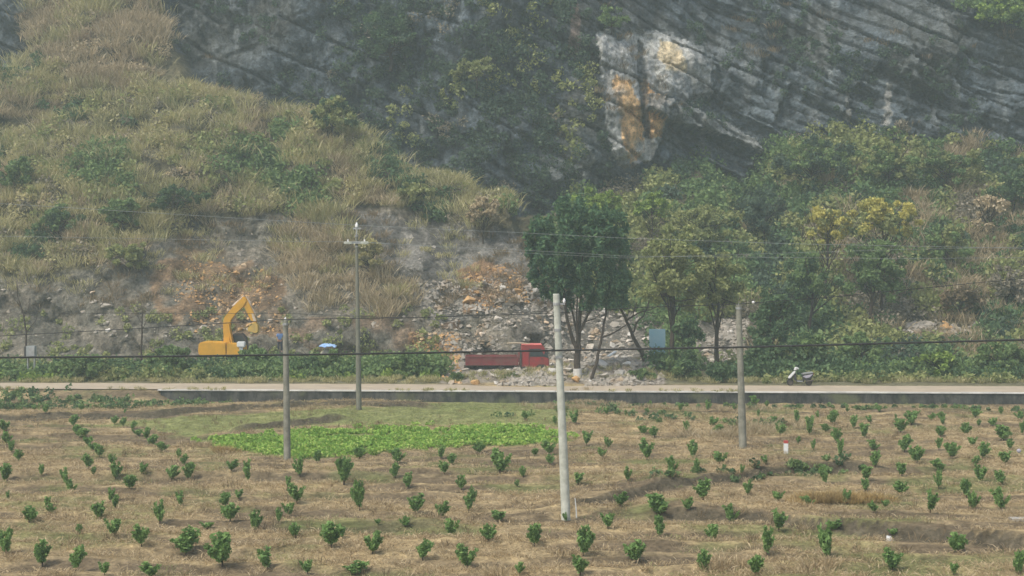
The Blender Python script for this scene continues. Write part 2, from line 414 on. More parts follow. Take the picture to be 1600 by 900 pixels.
bedm = sstep(.36, .62, fbm(HX * .055, HZ_ * .075, 0, 163, 3)); rel = rel * (.45 + .6 * bedm) - .4 * (g2 < .10) * (1 - .7 * leftcl) - .7 * (g1 < .05) * (b1 > .3) - .8 * crk
rel = rel - 1.7
HY2 = HY - cliffw * rel
PALE = [(932, 60), (950, 50), (968, 70), (990, 52), (1030, 48), (1080, 62), (1105, 100), (1118, 150), (1085, 165), (1040, 150), (1028, 215), (1018, 252), (990, 262), (962, 250), (946, 200), (940, 120)]
LEDGE = [(1010, 150), (1060, 165), (1130, 195), (1180, 225), (1185, 240), (1120, 215), (1040, 190), (1005, 172)]
UNDER = [(1040, 192), (1120, 218), (1186, 244), (1188, 285), (1130, 262), (1070, 225)]
CAVE = [(1320, 140), (1345, 132), (1375, 145), (1385, 190), (1370, 205), (1330, 200)]
GROOVE = [(998, 60), (1008, 80), (1016, 215), (1006, 215), (996, 120)]
HOLLOW = [(840, 300), (930, 250), (960, 270), (1000, 300), (980, 340), (900, 340)]
def pin(poly, jit=5, seed=0):
    j1 = (fbm(hpx * .05, hpy * .05, 0, 91 + seed, 3) - .5) * 2 * jit; j2 = (fbm(hpx * .05, hpy * .05, 0, 95 + seed, 3) - .5) * 2 * jit
    return (inpoly(hpx + j1, hpy + j2, poly) & (cliffw > 0)).astype(float)
HY2 = HY2 - pin(LEDGE, 3) * 3.0 - pin(PALE, 10) * .5 + pin(UNDER, 3, 2) * 1.2 + pin(CAVE, 3) * 1.5 + pin(GROOVE, 3) * .7 + pin(HOLLOW, 6) * .8
lowr = 1 - cliffw
HY2 = HY2 - lowr * ((vnoise(HX * .9, HZ_ * 1.1, 0, 101) - .5) * .8 + (fbm(HX * .7 + HZ_ * .5, HZ_ * .25, 0, 103, 4) - .5) * 3.0 * (hpy > 320) + (b3 - .5) * .35 + (b2 - .5) * .5 * sstep(600, 850, hpx))
SCAR = [(-200, 440), (0, 440), (60, 430), (150, 420), (230, 385), (300, 345), (420, 335), (520, 325), (560, 318), (640, 330), (700, 350), (795, 358), (830, 380), (860, 440), (1020, 480), (1040, 620), (-200, 640)]
colh = np.zeros(HX.shape + (3,)) + np.array((.15, .135, .08))
var = fbm(HX * .25, HZ_ * .25, 0, 111, 4)[..., None]
fr = (fbm(HX * 1.1, HZ_ * 1.1, 0, 117, 4) + fbm(HX * .35 - HZ_ * .2, HZ_ * .5, 0, 119, 4))[..., None]
rock = np.array((.075, .091, .102)) * (.5 + .26 * (b2 * bedm)[..., None] + .25 * b1[..., None] + .85 * sstep(.75, 1.3, fr))
brownr = sstep(.55, .7, fbm(HX * .12, HZ_ * .12, 0, 113, 3))[..., None]
rock = rock * (1 - .35 * brownr) + np.array((.12, .11, .08)) * .35 * brownr
cw = cliffw[..., None]; colh = colh * (1 - cw) + rock * cw
def hb(poly, c, w=1.0, jit=8, seed=0, on=None, soft=None):
    global colh
    j1 = (fbm(hpx * .025, hpy * .03, 0, 121 + seed, 4) - .5) * 2 * jit; j2 = (fbm(hpx * .03, hpy * .025, 0, 131 + seed, 4) - .5) * 2 * jit
    k = inpoly(hpx + j1, hpy + j2, poly) * w
    if on is not None: k = k * on
    if soft is not None: k = k * sstep(soft - .12, soft + .12, fbm(hpx * .03, hpy * .04, 0, 141 + seed, 4))
    colh = colh * (1 - k[..., None]) + np.array(c) * k[..., None]
hb(SCAR, (.215, .19, .15), .95, 12, 0, lowr)
hb(SCAR, (.165, .155, .125), .9, 12, 3, lowr, .52)
hb([(560, 330), (800, 360), (850, 440), (700, 520), (640, 470), (590, 400)], (.205, .195, .175), .9, 14, 5, lowr)
hb([(230, 425), (270, 405), (330, 415), (400, 410), (450, 440), (450, 520), (330, 520), (250, 490)], (.25, .165, .095), .85, 14, 7, lowr, .42)
hb([(270, 400), (320, 390), (420, 395), (430, 430), (300, 440)], (.24, .165, .09), .8, 14, 8, lowr, .5)
hb([(715, 425), (760, 400), (800, 425), (830, 450), (790, 475), (725, 490)], (.33, .20, .105), .85, 8, 9, lowr, .48)
hb([(780, 430), (870, 440), (880, 480), (800, 490)], (.2, .16, .12), .9, 8, 10, lowr)
hb([(400, 500), (640, 490), (700, 540), (700, 600), (500, 560)], (.22, .15, .095), .7, 12, 11, lowr, .5)
hb([(640, 520), (720, 500), (720, 600), (640, 600)], (.33, .2, .11), .7, 8, 12, lowr, .5)
hb([(800, 480), (1020, 470), (1200, 500), (1200, 600), (800, 600)], (.18, .165, .14), .9, 8, 13, lowr)
on = cliffw
for poly, c, w, jit, sd in (
    (PALE, (.34, .35, .345), .85, 12, 20), (PALE, (.56, .56, .53), .9, 13, 33), ([(940, 140), (960, 150), (985, 262), (965, 258), (948, 215)], (.36, .37, .36), .8, 5, 34), ([(960, 120), (985, 135), (1000, 165), (1008, 235), (985, 258), (970, 215), (962, 170)], (.72, .47, .23), 1, 8, 21),
    ([(1002, 105), (1015, 140), (1040, 170), (1038, 215), (1015, 215), (1002, 170)], (.74, .46, .22), 1, 8, 22),
    ([(1028, 60), (1060, 70), (1075, 130), (1040, 120), (1025, 90)], (.70, .58, .38), .95, 8, 23),
    ([(940, 70), (985, 62), (990, 110), (945, 105)], (.5, .5, .48), .7, 5, 24),
    ([(888, 8), (904, 6), (908, 80), (892, 85)], (.3, .22, .18), .7, 3, 25),
    (LEDGE, (.24, .25, .245), .9, 3, 26), ([(1385, 130), (1395, 132), (1385, 200), (1378, 200)], (.36, .35, .32), .8, 2, 27),  # last strip: lit right edge of the cave, painted pale
    ([(1315, 140), (1325, 140), (1332, 195), (1315, 185)], (.34, .33, .3), .8, 2, 28), ([(830, 180), (880, 170), (930, 240), (910, 300), (850, 280)], (.22, .23, .22), .7, 8, 29),  # first strip: lit left edge of the cave, painted pale
    ([(1060, 60), (1180, 80), (1180, 130), (1110, 110)], (.24, .26, .27), .5, 10, 30),
    (GROOVE, (.09, .10, .105), .8, 4, 31)):
    hb(poly, c, w, jit, sd, on, {33: .47, 21: .30, 22: .30, 23: .4}.get(sd))
sc_ = (sstep(.42, .62, fbm(HX * .9 + HZ_ * .5, HZ_ * .9, 0, 157, 4)) * lowr)[..., None]; colh = colh * (1 - .38 * sc_)
# thin pale seams and streaks that run with the bedding
seam = (bedm > .5) & (f2 > .84) & (fbm(HX * .35, HZ_ * .35, 0, 151, 3) > .6)
colh = np.where((seam & (cliffw > 0))[..., None], colh * .55 + np.array((.22, .24, .245)) * .45, colh)
streak = sstep(.62, .72, fbm(HX * 1.3, HZ_ * .18, 0, 153, 3)) * cliffw
colh = colh * (1 - .45 * streak[..., None]) + np.array((.21, .225, .22)) * .45 * streak[..., None]
# close the hill off behind
HXb = np.vstack([HX, HX[-1:], HX[-1:], HX[-1:]])
HYb = np.vstack([HY2, HY2[-1:] * 0 + 200, HY2[-1:] * 0 + 330, HY2[-1:] * 0 + 400])
HZb = np.vstack([HZ_, HZ_[-1:] * 0 + 70, HZ_[-1:] * 0 + 60, HZ_[-1:] * 0 - .2])
colb = np.concatenate([colh, colh[-1:], colh[-1:], colh[-1:]], 0)
edge = sstep(150, 190, np.abs(HXb)); HZb = HZb * (1 - .99 * edge)
me, HV, HQ = grid_mesh('hill', HXb, HYb, HZb, colb)
tag(link('hill', me, M['hill']), 'limestone hill with a dark cliff above scarred grassy slopes', 'hill', kind='structure')

allV = np.concatenate([GV, HV]); allQ = np.concatenate([GQ, HQ + len(GV)])
bvh = BVHTree.FromPolygons(allV.tolist(), allQ.tolist())
def hit(px, py):
    d = Vector(((px - 800) / F, 1, -(py - HZ) / F)).normalized()
    r = bvh.ray_cast(Vector((0, 0, H)), d, 500); return r[0]
def drop(x, y, top=60):
    r = bvh.ray_cast(Vector((x, y, top)), Vector((0, 0, -1)), 200); return r[0].z if r[0] else 0.0
def gzf(x, y): return float(gz(x, y))

# ------------------------------------------------------------------ road, kerb and wall
xs = np.concatenate([np.linspace(-300, -46, 12)[:-1], np.arange(-46, 46, .5), np.linspace(46, 300, 12)])
def strip(name, y0, y1, z, m, label, n=5, rough=.0):
    t = np.linspace(0, 1, n)[:, None]; X = np.repeat(xs[None], n, 0)
    Y = yw(X) + y0 + (y1 - y0) * t + (fbm(X * .5, X * 0, 0, 161, 3) - .5) * rough * (t > .9)
    me, _, _ = grid_mesh(name, X, Y, X * 0 + z)
    return tag(link(name, me, m), label, name, kind='structure')
m, t, b = nodemat('road concrete'); g = N(t, 'ShaderNodeNewGeometry').outputs['Position']
c1 = mixc(t, ramp(t, noise(t, .7, 6, .7, g), .35, .65), (.44, .36, .26), (.34, .28, .21))
t.links.new(c1, b.inputs['Base Color']); b.inputs['Roughness'].default_value = .9; bump(t, b, noise(t, 8, 3, .6, g), .3, .02)
strip('road', .25, 5.0, .765, m, 'pale concrete country road running across above the field', rough=.5)
# retaining wall with coping (from px 250 to the right)
m, t, b = nodemat('stained retaining wall'); g = N(t, 'ShaderNodeNewGeometry').outputs['Position']
mp = N(t, 'ShaderNodeMapping'); mp.inputs['Scale'].default_value = (1.0, 1.0, .35); t.links.new(g, mp.inputs[0])
c1 = mixc(t, ramp(t, noise(t, 1.6, 6, .8, mp.outputs[0]), .42, .68), (.016, .018, .018), (.105, .105, .095))
c1 = mixc(t, ramp(t, noise(t, .5, 4, .6, g), .55, .68), c1, (.10, .11, .06))
t.links.new(c1, b.inputs['Base Color']); b.inputs['Roughness'].default_value = .95; bump(t, b, noise(t, 4, 5, .7, g), .6, .08)
root = thing('retaining_wall', 'dark stained concrete retaining wall with pale coping below the road', 'wall', (0, 0, 0))
Xw = np.concatenate([np.arange(-23.0, 60, .5), np.linspace(60, 300, 12)])
Zw = np.array([-.4, .1, .4, .69])[:, None] + 0 * Xw; Xg = Xw[None] + 0 * Zw
Yg = yw(Xg) - .05 + (fbm(Xg * .8, Zw * 2, 0, 171, 3) - .5) * .08 + (.70 - Zw) * -.08
me, _, _ = grid_mesh('wall_face', Xg, Yg, Zw); link('wall_face', me, m, root)
mb = MB()
Xc = np.arange(-23.2, 60, 2.6)
for i in range(len(Xc) - 1):
    a, c_ = Xc[i] + .012, Xc[i + 1] - .012; dz = random.uniform(-.012, .012)
    y0, y1 = float(yw(a)), float(yw(c_)); w0, w1 = -.12, .24
    pts = [(a, y0 + w0), (c_, y1 + w0), (c_, y1 + w1), (a, y0 + w1)]
    lo = [mb.bm.verts.new((p[0], p[1], .69)) for p in pts]; hi = [mb.bm.verts.new((p[0], p[1], .775 + dz)) for p in pts]
    mb.bm.faces.new(lo[::-1]); mb.bm.faces.new(hi)
    for q in range(4): mb.bm.faces.new((lo[q], lo[(q + 1) % 4], hi[(q + 1) % 4], hi[q]))
mb.build('coping', M['coping'], root, bevel=.012)

# ------------------------------------------------------------------ foliage generators
def leaves(Cn, R, n, size, r=None, squash=.85, hollow=.45, elong=1.6):
    """n leaf-sized faces round every centre in Cn (k,3) with radii R (k,)"""
    r = r or rng; k = len(Cn); R = np.broadcast_to(np.asarray(R, float).reshape(k, -1), (k, 3)) if np.ndim(R) > 1 else np.repeat(np.asarray(R, float)[:, None], 3, 1) * (1, 1, squash)
    d = r.normal(size=(k, n, 3)); d /= np.linalg.norm(d, axis=2, keepdims=True)
    q = (hollow + (1 - hollow) * r.random((k, n, 1))) * (.8 + .35 * r.random((k, n, 1)))
    p = (Cn[:, None] + d * q * R[:, None]).reshape(-1, 3)
    a = r.normal(size=p.shape); a /= np.linalg.norm(a, axis=1, keepdims=True)
    b = np.cross(a, r.normal(size=p.shape)); b /= np.linalg.norm(b, axis=1, keepdims=True)
    s = size * (.55 + .9 * r.random((len(p), 1)))
    return np.stack([p - a * s * elong * .5, p - b * s * .5, p + a * s * elong * .5, p + b * s * .5], 1).reshape(-1, 3)
def blades(Cn, R, Hh, n, w, r=None, lean=.45, spread=.5):
    r = r or rng; k = len(Cn); R = np.asarray(R, float)[:, None, None]; Hh = np.asarray(Hh, float)[:, None, None]
    o = r.normal(size=(k, n, 3)) * (1, 1, 0) * spread * R
    t = o * 1.3 + r.normal(size=(k, n, 3)) * (1, 1, 0) * lean * Hh + np.array((0, 0, 1)) * Hh * (.5 + .6 * r.random((k, n, 1)))
    base = (Cn[:, None] + o).reshape(-1, 3); tip = (Cn[:, None] + t).reshape(-1, 3)
    side = r.normal(size=base.shape) * (1, 1, .2); side /= np.linalg.norm(side, axis=1, keepdims=True); side *= w * (.5 + r.random((len(base), 1)))
    midp = base * .45 + tip * .55 + np.array((0, 0, 1)) * .12 * np.linalg.norm(tip - base, axis=1, keepdims=True)
    return np.stack([base - side * .5, midp - side * .45, tip, midp + side * .45], 1).reshape(-1, 3)

# ------------------------------------------------------------------ hillside cover (uncountable scrub and grass)
A_ = np.sqrt(1 + np.gradient(HY, axis=0)[..., ] ** 2 / np.gradient(HZ_, axis=0) ** 2) * np.gradient(HZ_, axis=0) * np.gradient(HX, axis=1)
inview = (hpx > -420) & (hpx < 2020) & (hpy > -160) & (hpy < 640)
pw = (np.abs(A_) * inview).ravel(); total = pw.sum(); pw = pw / total
NS = int(min(total, 14000) * 1.25)
idx = rng.choice(pw.size, NS, p=pw)
sx, sy, sz_ = HX.ravel()[idx], HY2.ravel()[idx], HZ_.ravel()[idx]; spx, spy = hpx.ravel()[idx], hpy.ravel()[idx]; scl = cliffw.ravel()[idx]
Z_TAN = [(30, -200), (262, -200), (262, 60), (255, 100), (225, 135), (120, 105), (50, 90)]
Z_OL = [(-500, 100), (50, 95), (120, 105), (225, 135), (330, 140), (440, 172), (540, 200), (620, 262), (790, 308), (800, 352), (700, 348), (640, 330), (570, 322), (480, 330), (400, 340), (300, 350), (230, 390), (150, 425), (60, 435), (-500, 445)]
Z_TON = [(435, 320), (520, 330), (600, 410), (655, 485), (620, 505), (540, 455), (500, 500), (440, 440)]
Z_MID = [(535, -200), (925, -200), (925, 40), (935, 160), (940, 240), (850, 300), (800, 320), (620, 260), (540, 200), (525, 80)]
Z_WOOD = [(860, 330), (905, 300), (960, 290), (1050, 262), (1110, 250), (1160, 300), (1205, 232), (1290, 203), (1420, 210), (1560, 232), (2100, 235), (2100, 640), (1000, 620), (1040, 520), (960, 470), (860, 440)]
RUB2 = [(1075, 505), (1150, 500), (1175, 545), (1160, 590), (1085, 590)]
RUB3 = [(1385, 515), (1420, 498), (1500, 500), (1540, 520), (1525, 540), (1395, 530)]
Z_TR = [(1440, -200), (2100, -200), (2100, 70), (1580, 50), (1490, 8)]
spx2 = spx + rng.normal(size=NS) * 6; spy2 = spy + rng.normal(size=NS) * 6
pn = fbm(sx * .16, sz_ * .16 + sy * .05, 0, 201, 3); pn2 = fbm(sx * .3, sz_ * .3, 0, 203, 3); rr = rng.random(NS)
LV = {k: [] for k in FOL}; BL = {k: [] for k in FOL}
used = np.zeros(NS, bool)
def sow(mask, prob, kind, sp, R, n, size, hgt=None):
    global used
    m_ = mask & ~used & (rr < prob); used |= m_
    k = int(m_.sum())
    if not k: return
    c = np.stack([sx[m_], sy[m_], sz_[m_]], 1); r_ = rng.uniform(R[0], R[1], k)
    if kind == 'leaf':
        c = c + np.stack([0 * r_, -.25 * r_, .35 * r_], 1); LV[sp].append(leaves(c, r_, n, size))
    else:
        BL[sp].append(blades(c - (0, 0, .15), r_, r_ * (hgt or 1.3), n, size))
in_ = lambda poly: inpoly(spx2, spy2, poly)
tan, ol, ton, mid_, wood, scar = in_(Z_TAN), in_(Z_OL), in_(Z_TON), in_(Z_MID), in_(Z_WOOD), in_(SCAR)
rubm = in_(RUB2) | in_(RUB3); wood &= ~rubm
cl = (scl > 0)
sow(tan, .25, 'leaf', 'tan', (.6, 1.1), 100, .15)
sow(tan & (pn2 > .50), .95, 'blade', 'tan', (.7, 1.3), 90, .08)
sow(tan & (pn2 > .44), .8, 'leaf', 'brown', (.6, 1.1), 80, .22)
sow(tan, .9, 'blade', 'pampas', (.8, 1.4), 80, .10)
notc = ol & ~cl
sow(notc & (pn > .66), .8, 'leaf', 'mid', (.7, 1.3), 110, .22)
sow(notc & (pn > .59) & (pn2 > .42), .75, 'leaf', 'olive', (.7, 1.3), 110, .22)
sow(notc & (pn < .33), .7, 'leaf', 'dark', (.6, 1.1), 100, .22)
sow(notc & (pn2 > .58), .8, 'blade', 'tan', (.6, 1.1), 80, .07)
sow(notc, .14, 'leaf', 'twig', (.6, 1.0), 90, .15)
sow(notc, .30, 'leaf', 'pampas', (.6, 1.2), 120, .16)
sow(notc, .42, 'leaf', 'tan', (.5, .9), 90, .13)
sow(notc, .46, 'leaf', 'olive', (.6, 1.1), 100, .18)
sow(notc & (pn2 < .40), .6, 'leaf', 'olive', (.6, 1.2), 90, .2)
sow(notc, .97, 'blade', 'pampas', (.7, 1.3), 110, .07)
sow(ton & ~cl & (pn2 > .5), .8, 'blade', 'pampas', (.7, 1.3), 80, .09)
sow(ton & ~cl, .75, 'blade', 'tan', (.6, 1.2), 80, .08)
sow(scar & ~cl & ~wood & (pn > .50) & (spy < 480) & ~inpoly(spx, spy, [(235, 395), (450, 400), (450, 525), (240, 525)]), .5, 'blade', 'brown', (.4, .8), 50, .06)
sow(scar & ~cl & ~wood & (spy < 460) & (pn2 > .46), .35, 'blade', 'pampas', (.4, .8), 50, .06)
sow(scar & ~cl & ~wood & (spx < 700) & (spy > 485), .4, 'leaf', 'olive', (.3, .7), 60, .15)
sow(mid_ & cl & (pn > .60), .5, 'leaf', 'olive', (.5, 1.0), 70, .2)
sow(mid_ & cl & (pn2 > .60), .5, 'leaf', 'twig', (.5, .9), 60, .18)
sow(mid_ & cl & (pn > .36), .8, 'leaf', 'blue', (.5, 1.2), 100, .2)
sow(mid_ & cl, .4, 'leaf', 'blue', (.5, 1.0), 90, .2)
sow(in_(Z_TR) & cl, .9, 'leaf', 'mid', (.8, 1.4), 100, .24)
sow(cl & ~mid_ & ~wood & (pn2 > .54) & ~inpoly(spx, spy, PALE), .5, 'leaf', 'blue', (.3, .8), 60, .18)
sow(cl & ~mid_ & ~wood & (pn > .63), .25, 'blade', 'brown', (.4, .8), 50, .06)
sow(cl & ~mid_ & ~wood & (spx < 900) & (pn2 > .5), .3, 'leaf', 'blue', (.3, .8), 60, .18)
sow(wood & (pn > .63), .9, 'leaf', 'twig', (.7, 1.2), 100, .18)
sow(wood & (pn2 > .56) & (spx > 1400), .8, 'blade', 'tan', (.7, 1.3), 80, .08)
sow(wood, .06, 'leaf', 'twig', (.6, 1.1), 90, .16)
sow(wood & (pn > .57) & (spx > 1150), .8, 'blade', 'tan', (.7, 1.3), 70, .08)
sow(wood & (pn > .47), .85, 'leaf', 'olive', (.8, 1.5), 120, .24)
sow(wood & (pn2 > .5) & (pn > .42), .9, 'leaf', 'mid', (.8, 1.5), 120, .24)
sow(wood & (pn2 < .40), .8, 'leaf', 'blue', (.8, 1.4), 120, .24)
sow(wood & (pn2 > .47), .8, 'leaf', 'mid', (.7, 1.2), 100, .22)
sow(wood, .95, 'leaf', 'dark', (.8, 1.4), 110, .24)
NAMES = {'pampas': ('tall_grass', 'yellow green tall grass covering the left spur of the hill', 'grass'),
         'tan': ('dry_grass', 'tan dry tall grass patches on the upper left spur', 'grass'),
         'olive': ('olive_scrub', 'olive green scrub over the wooded slope', 'scrub'),
         'mid': ('green_scrub', 'mid green leafy scrub on the hillside', 'scrub'),
         'dark': ('dark_undergrowth', 'dark green undergrowth below the cliff', 'undergrowth'),
         'blue': ('cliff_scrub', 'bluish dark scrub clinging to the rock face', 'scrub'),
         'brown': ('brown_scrub', 'withered brown scrub on the slopes', 'scrub'),
         'twig': ('bare_scrub', 'leafless grey brown twigs among the scrub', 'scrub')}

# roadside undergrowth on the far verge, in world metres
def verge_pts(px0, px1, d0, d1, n):
    a = rng.uniform(px0, px1, n); d = rng.uniform(d0, d1, n); x = (a - 800) * d / F
    return np.stack([x, d, gz(x, d)], 1)
def add_leaf(sp, c, R, n, size): LV[sp].append(leaves(c + np.stack([0 * R, 0 * R, R * .5], 1), R, n, size))
VL = {k: [] for k in FOL}
def vleaf(sp, c, R, n, size, up=.5): VL[sp].append(leaves(c + np.stack([0 * R, 0 * R, R * up], 1), R, n, size))
for a0, a1, d0, d1, n, sp, R0, R1 in ((-500, 700, 107.5, 113, 420, 'mid', .5, 1.1), (-500, 700, 108, 114, 220, 'dark', .6, 1.2), (-500, 420, 110, 117, 160, 'olive', .5, 1.0),
                                       (380, 700, 109, 114, 140, 'mid', .8, 1.35), (-500, 700, 107, 111, 130, 'lime', .25, .6), (150, 330, 107, 111, 60, 'olive', .4, .8), (1020, 2200, 106.5, 112, 260, 'dark', .6, 1.2), (1280, 2200, 107, 115, 260, 'mid', .6, 1.2),
                                       (1180, 2200, 105.5, 108, 130, 'olive', .3, .6), (1290, 2200, 108, 116, 120, 'lime', .4, .8), (1150, 1330, 108, 114, 90, 'dark', 1.0, 1.6),
                                       (-500, 300, 108, 110, 80, 'olive', .3, .6)):
    c = verge_pts(a0, a1, d0, d1, n)
    keep = ~((c[:, 0] / c[:, 1] * F + 800 > 690) & (c[:, 0] / c[:, 1] * F + 800 < 1015)) & ~((c[:, 0] / c[:, 1] * F + 800 > 1085) & (c[:, 0] / c[:, 1] * F + 800 < 1165) & (c[:, 1] > 108))
    c = c[keep]; vleaf(sp, c, rng.uniform(R0, R1, len(c)), 110, .17)
for sp, nm, lab in (('mid', 'roadside_undergrowth', 'green leafy undergrowth along the far side of the road'), ('dark', 'dark_verge_undergrowth', 'dark green undergrowth behind the roadside plants'),  # dark is a deeper green species of its own
                    ('olive', 'olive_undergrowth', 'olive weeds fringing the far road edge'), ('lime', 'bright_undergrowth', 'bright yellow green undergrowth at the right beyond the road')):
    tag(link(nm, fast_mesh(nm, np.concatenate(VL[sp]), 4), M[sp]), lab, 'undergrowth', kind='stuff')
c = verge_pts(-500, 2100, 104.9, 107, 900); keep = rng.random(len(c)) < .85; c = c[keep]
c = c[((c[:, 1] - yw(c[:, 0])) > 5.1)]
BLv = blades(c, rng.uniform(.15, .4, len(c)), rng.uniform(.2, .5, len(c)), 40, .035)
xe = rng.uniform(-46, 46, 260); xe = xe[fbm(xe * .25, 0 * xe, 0, 77, 3) > .5]; ce = np.stack([xe, yw(xe) + rng.uniform(-.15, .3, len(xe)), 0 * xe + .72], 1)
BLv = np.concatenate([BLv, blades(ce, rng.uniform(.08, .25, len(xe)), rng.uniform(.12, .32, len(xe)), 26, .03)])
tag(link('verge_grass', fast_mesh('verge_grass', BLv, 4), M['pampas']), 'ragged grass tufts along both edges of the road', 'grass', kind='stuff')

for sp in FOL:
    parts = LV[sp] + BL[sp]
    if not parts: continue
    nm, lab, cat = NAMES[sp]
    tag(link(nm, fast_mesh(nm, np.concatenate(parts), 4), M[sp]), lab, cat, kind='stuff')

# ------------------------------------------------------------------ field cover
fx = rng.uniform(-40, 44, 60000); fd = rng.uniform(40, 98.5, 60000)
keep = rng.random(60000) < (70 / fd) ** .6; fx, fd = fx[keep], fd[keep]; keep = fd < yw(fx) - .3; fx, fd = fx[keep], fd[keep]
fz = gz(fx, fd); fpx, fpy = to_px(fx, fd, fz); su = fbm(fx * .22, fd * .55, 0, 41, 4); crop = inpoly(fpx, fpy, CROP); olg = inpoly(fpx, fpy, OLIVEG)
keep = (fpx > -120) & (fpx < 1720); fc = np.stack([fx, fd, fz], 1)
pr = rng.random(len(fx))
ms = keep & ~crop & ~olg & (pr < sstep(.40, .62, su * .8 + .1 + furrow(fx, fd - .35) * .14) * .95 + .04)
k = ms.sum(); V = blades(fc[ms], rng.uniform(.1, .3, k), rng.uniform(.06, .2, k), 20, .024, lean=1.1, spread=.8)
tag(link('field_straw', fast_mesh('field_straw', V, 4), M['straw']), 'pale dry straw lying over the field', 'straw', kind='stuff')
ms = keep & ~crop & (pr > .9) & (fbm(fx * .3, fd * .4, 0, 47, 4) > .5) | (keep & olg & (pr > .55))
k = ms.sum(); V = blades(fc[ms], rng.uniform(.12, .3, k), rng.uniform(.05, .15, k), 16, .022, lean=.8, spread=.8)
tag(link('field_grass', fast_mesh('field_grass', V, 4), M['olive']), 'low olive green grass on the far terrace and between the rows', 'grass', kind='stuff')
ms = keep & ~crop & (fbm(fx * .5, fd * .5, 0, 49, 3) > .56) & (pr < .1)
k = ms.sum(); V = blades(fc[ms], rng.uniform(.1, .25, k), rng.uniform(.15, .4, k), 16, .02, lean=.4)
tag(link('dead_weeds', fast_mesh('dead_weeds', V, 4), M['brown']), 'brown dead weeds standing in the field', 'weeds', kind='stuff')
# crop bed
n = 9000; a = rng.uniform(290, 940, n); b_ = rng.uniform(662, 724, n); D = F * H / (b_ - HZ)
wgt = rng.random(n) < (D / 95) ** 2.2; a, b_, D = a[wgt], b_[wgt], D[wgt]
j = inpoly(a + rng.normal(size=len(a)) * 4, b_ + rng.normal(size=len(a)) * 1.2, CROP); a, D = a[j], D[j]; j = (fbm((a - 800) * D / F * .9, D * .7, 0, 55, 3) > .36) & (rng.random(len(a)) < np.clip((960 - a) / 140, .25, 1)); a, D = a[j], D[j]
x = (a - 800) * D / F; c = np.stack([x, D, gz(x, D) + .10], 1)
V = leaves(c, rng.uniform(.10, .34, len(c)), 44, .095, squash=.6)
tag(link('crop_leaves', fast_mesh('crop_leaves', V, 4), M['crop']), 'bright green leafy vegetable bed in the middle of the field', 'crop', kind='stuff')
# rank weeds along banks, ditch and wall foot
wl, wl2 = [], []
def weeds_line(pts, n, R, sp_off=(.0, .0), jit=.5):
    p = np.array([G(*q) for q in pts]); tt = rng.uniform(0, len(p) - 1, n); i = np.minimum(tt.astype(int), len(p) - 2); f_ = (tt - i)[:, None]
    q = p[i] * (1 - f_) + p[i + 1] * f_ + rng.normal(size=(n, 2)) * (jit, jit * .6)
    return np.stack([q[:, 0], q[:, 1], gz(q[:, 0], q[:, 1])], 1), rng.uniform(R[0], R[1], n)
for pts, n, R, j in (([(0, 628), (120, 632), (330, 634)], 90, (.2, .45), 1.0), ([(-60, 644), (60, 642), (300, 640)], 110, (.2, .5), .7), ([(1000, 765), (1120, 757), (1260, 745), (1290, 742)], 46, (.15, .36), .7), ([(1120, 660), (1180, 668), (1230, 664)], 16, (.25, .5), .8),
                     ([(800, 655), (920, 640), (1000, 650), (1060, 665)], 34, (.2, .45), 1.2), ([(850, 633), (1300, 637), (1620, 643)], 110, (.1, .3), .4)):
    c, R_ = weeds_line(pts, n, R, jit=j); ok = (c[:, 1] < yw(c[:, 0]) - .25) | (c[:, 0] < -22); c, R_ = c[ok], R_[ok] * .85; k9 = len(c) // 2; wl2.append(leaves(c[:k9] + np.stack([0 * R_[:k9], 0 * R_[:k9], R_[:k9] * .5], 1), R_[:k9], 45, .11)); c, R_ = c[k9:], R_[k9:]; wl.append(leaves(c + np.stack([0 * R_, 0 * R_, R_ * .5], 1), R_, 45, .11))
tag(link('ditch_weeds', fast_mesh('ditch_weeds', np.concatenate(wl), 4), M['dark']), 'dark green weeds along the banks and the foot of the wall', 'weeds', kind='stuff')
tag(link('bank_weeds', fast_mesh('bank_weeds', np.concatenate(wl2), 4), M['mid']), 'mid green weeds mixed along the banks and wall foot', 'weeds', kind='stuff')
for pts, n, R, j, hh, sp, nm, lab in (([(1270, 795), (1350, 792)], 60, (.2, .4), .5, .9, 'gold', 'golden_grass', 'golden dry grass clump beside the right ditch'),
                            ([(345, 706), (365, 706)], 8, (.2, .3), .25, 1.5, 'gold', 'orange_dry_grass', 'orange dry grass tuft at the left front of the crop bed'),
                            ([(295, 696), (320, 698)], 9, (.15, .3), .3, 1.2, 'straw', 'pale_dry_grass', 'pale dry grass tufts at the left tip of the crop bed'),
                            ([(1090, 685), (1160, 680), (1220, 660)], 60, (.2, .4), .9, 1.1, 'tan', 'standing_dry_grass', 'tan standing grass around the right concrete pole'),
                            ([(700, 905), (1060, 892), (1270, 893), (1310, 890)], 16, (.15, .3), .3, 1.2, 'straw', 'foreground_grass', 'pale grass heads at the bottom edge of the field'),
                            ([(850, 640), (900, 630), (1000, 640), (1200, 640)], 90, (.2, .4), .9, .8, 'tan', 'terrace_grass', 'tan grass fringe below the retaining wall')):
    c, R_ = weeds_line(pts, n, R, jit=j); tag(link(nm, fast_mesh(nm, blades(c, R_, R_ * hh * 1.3, 70, .025), 4), M[sp]), lab, 'grass', kind='stuff')

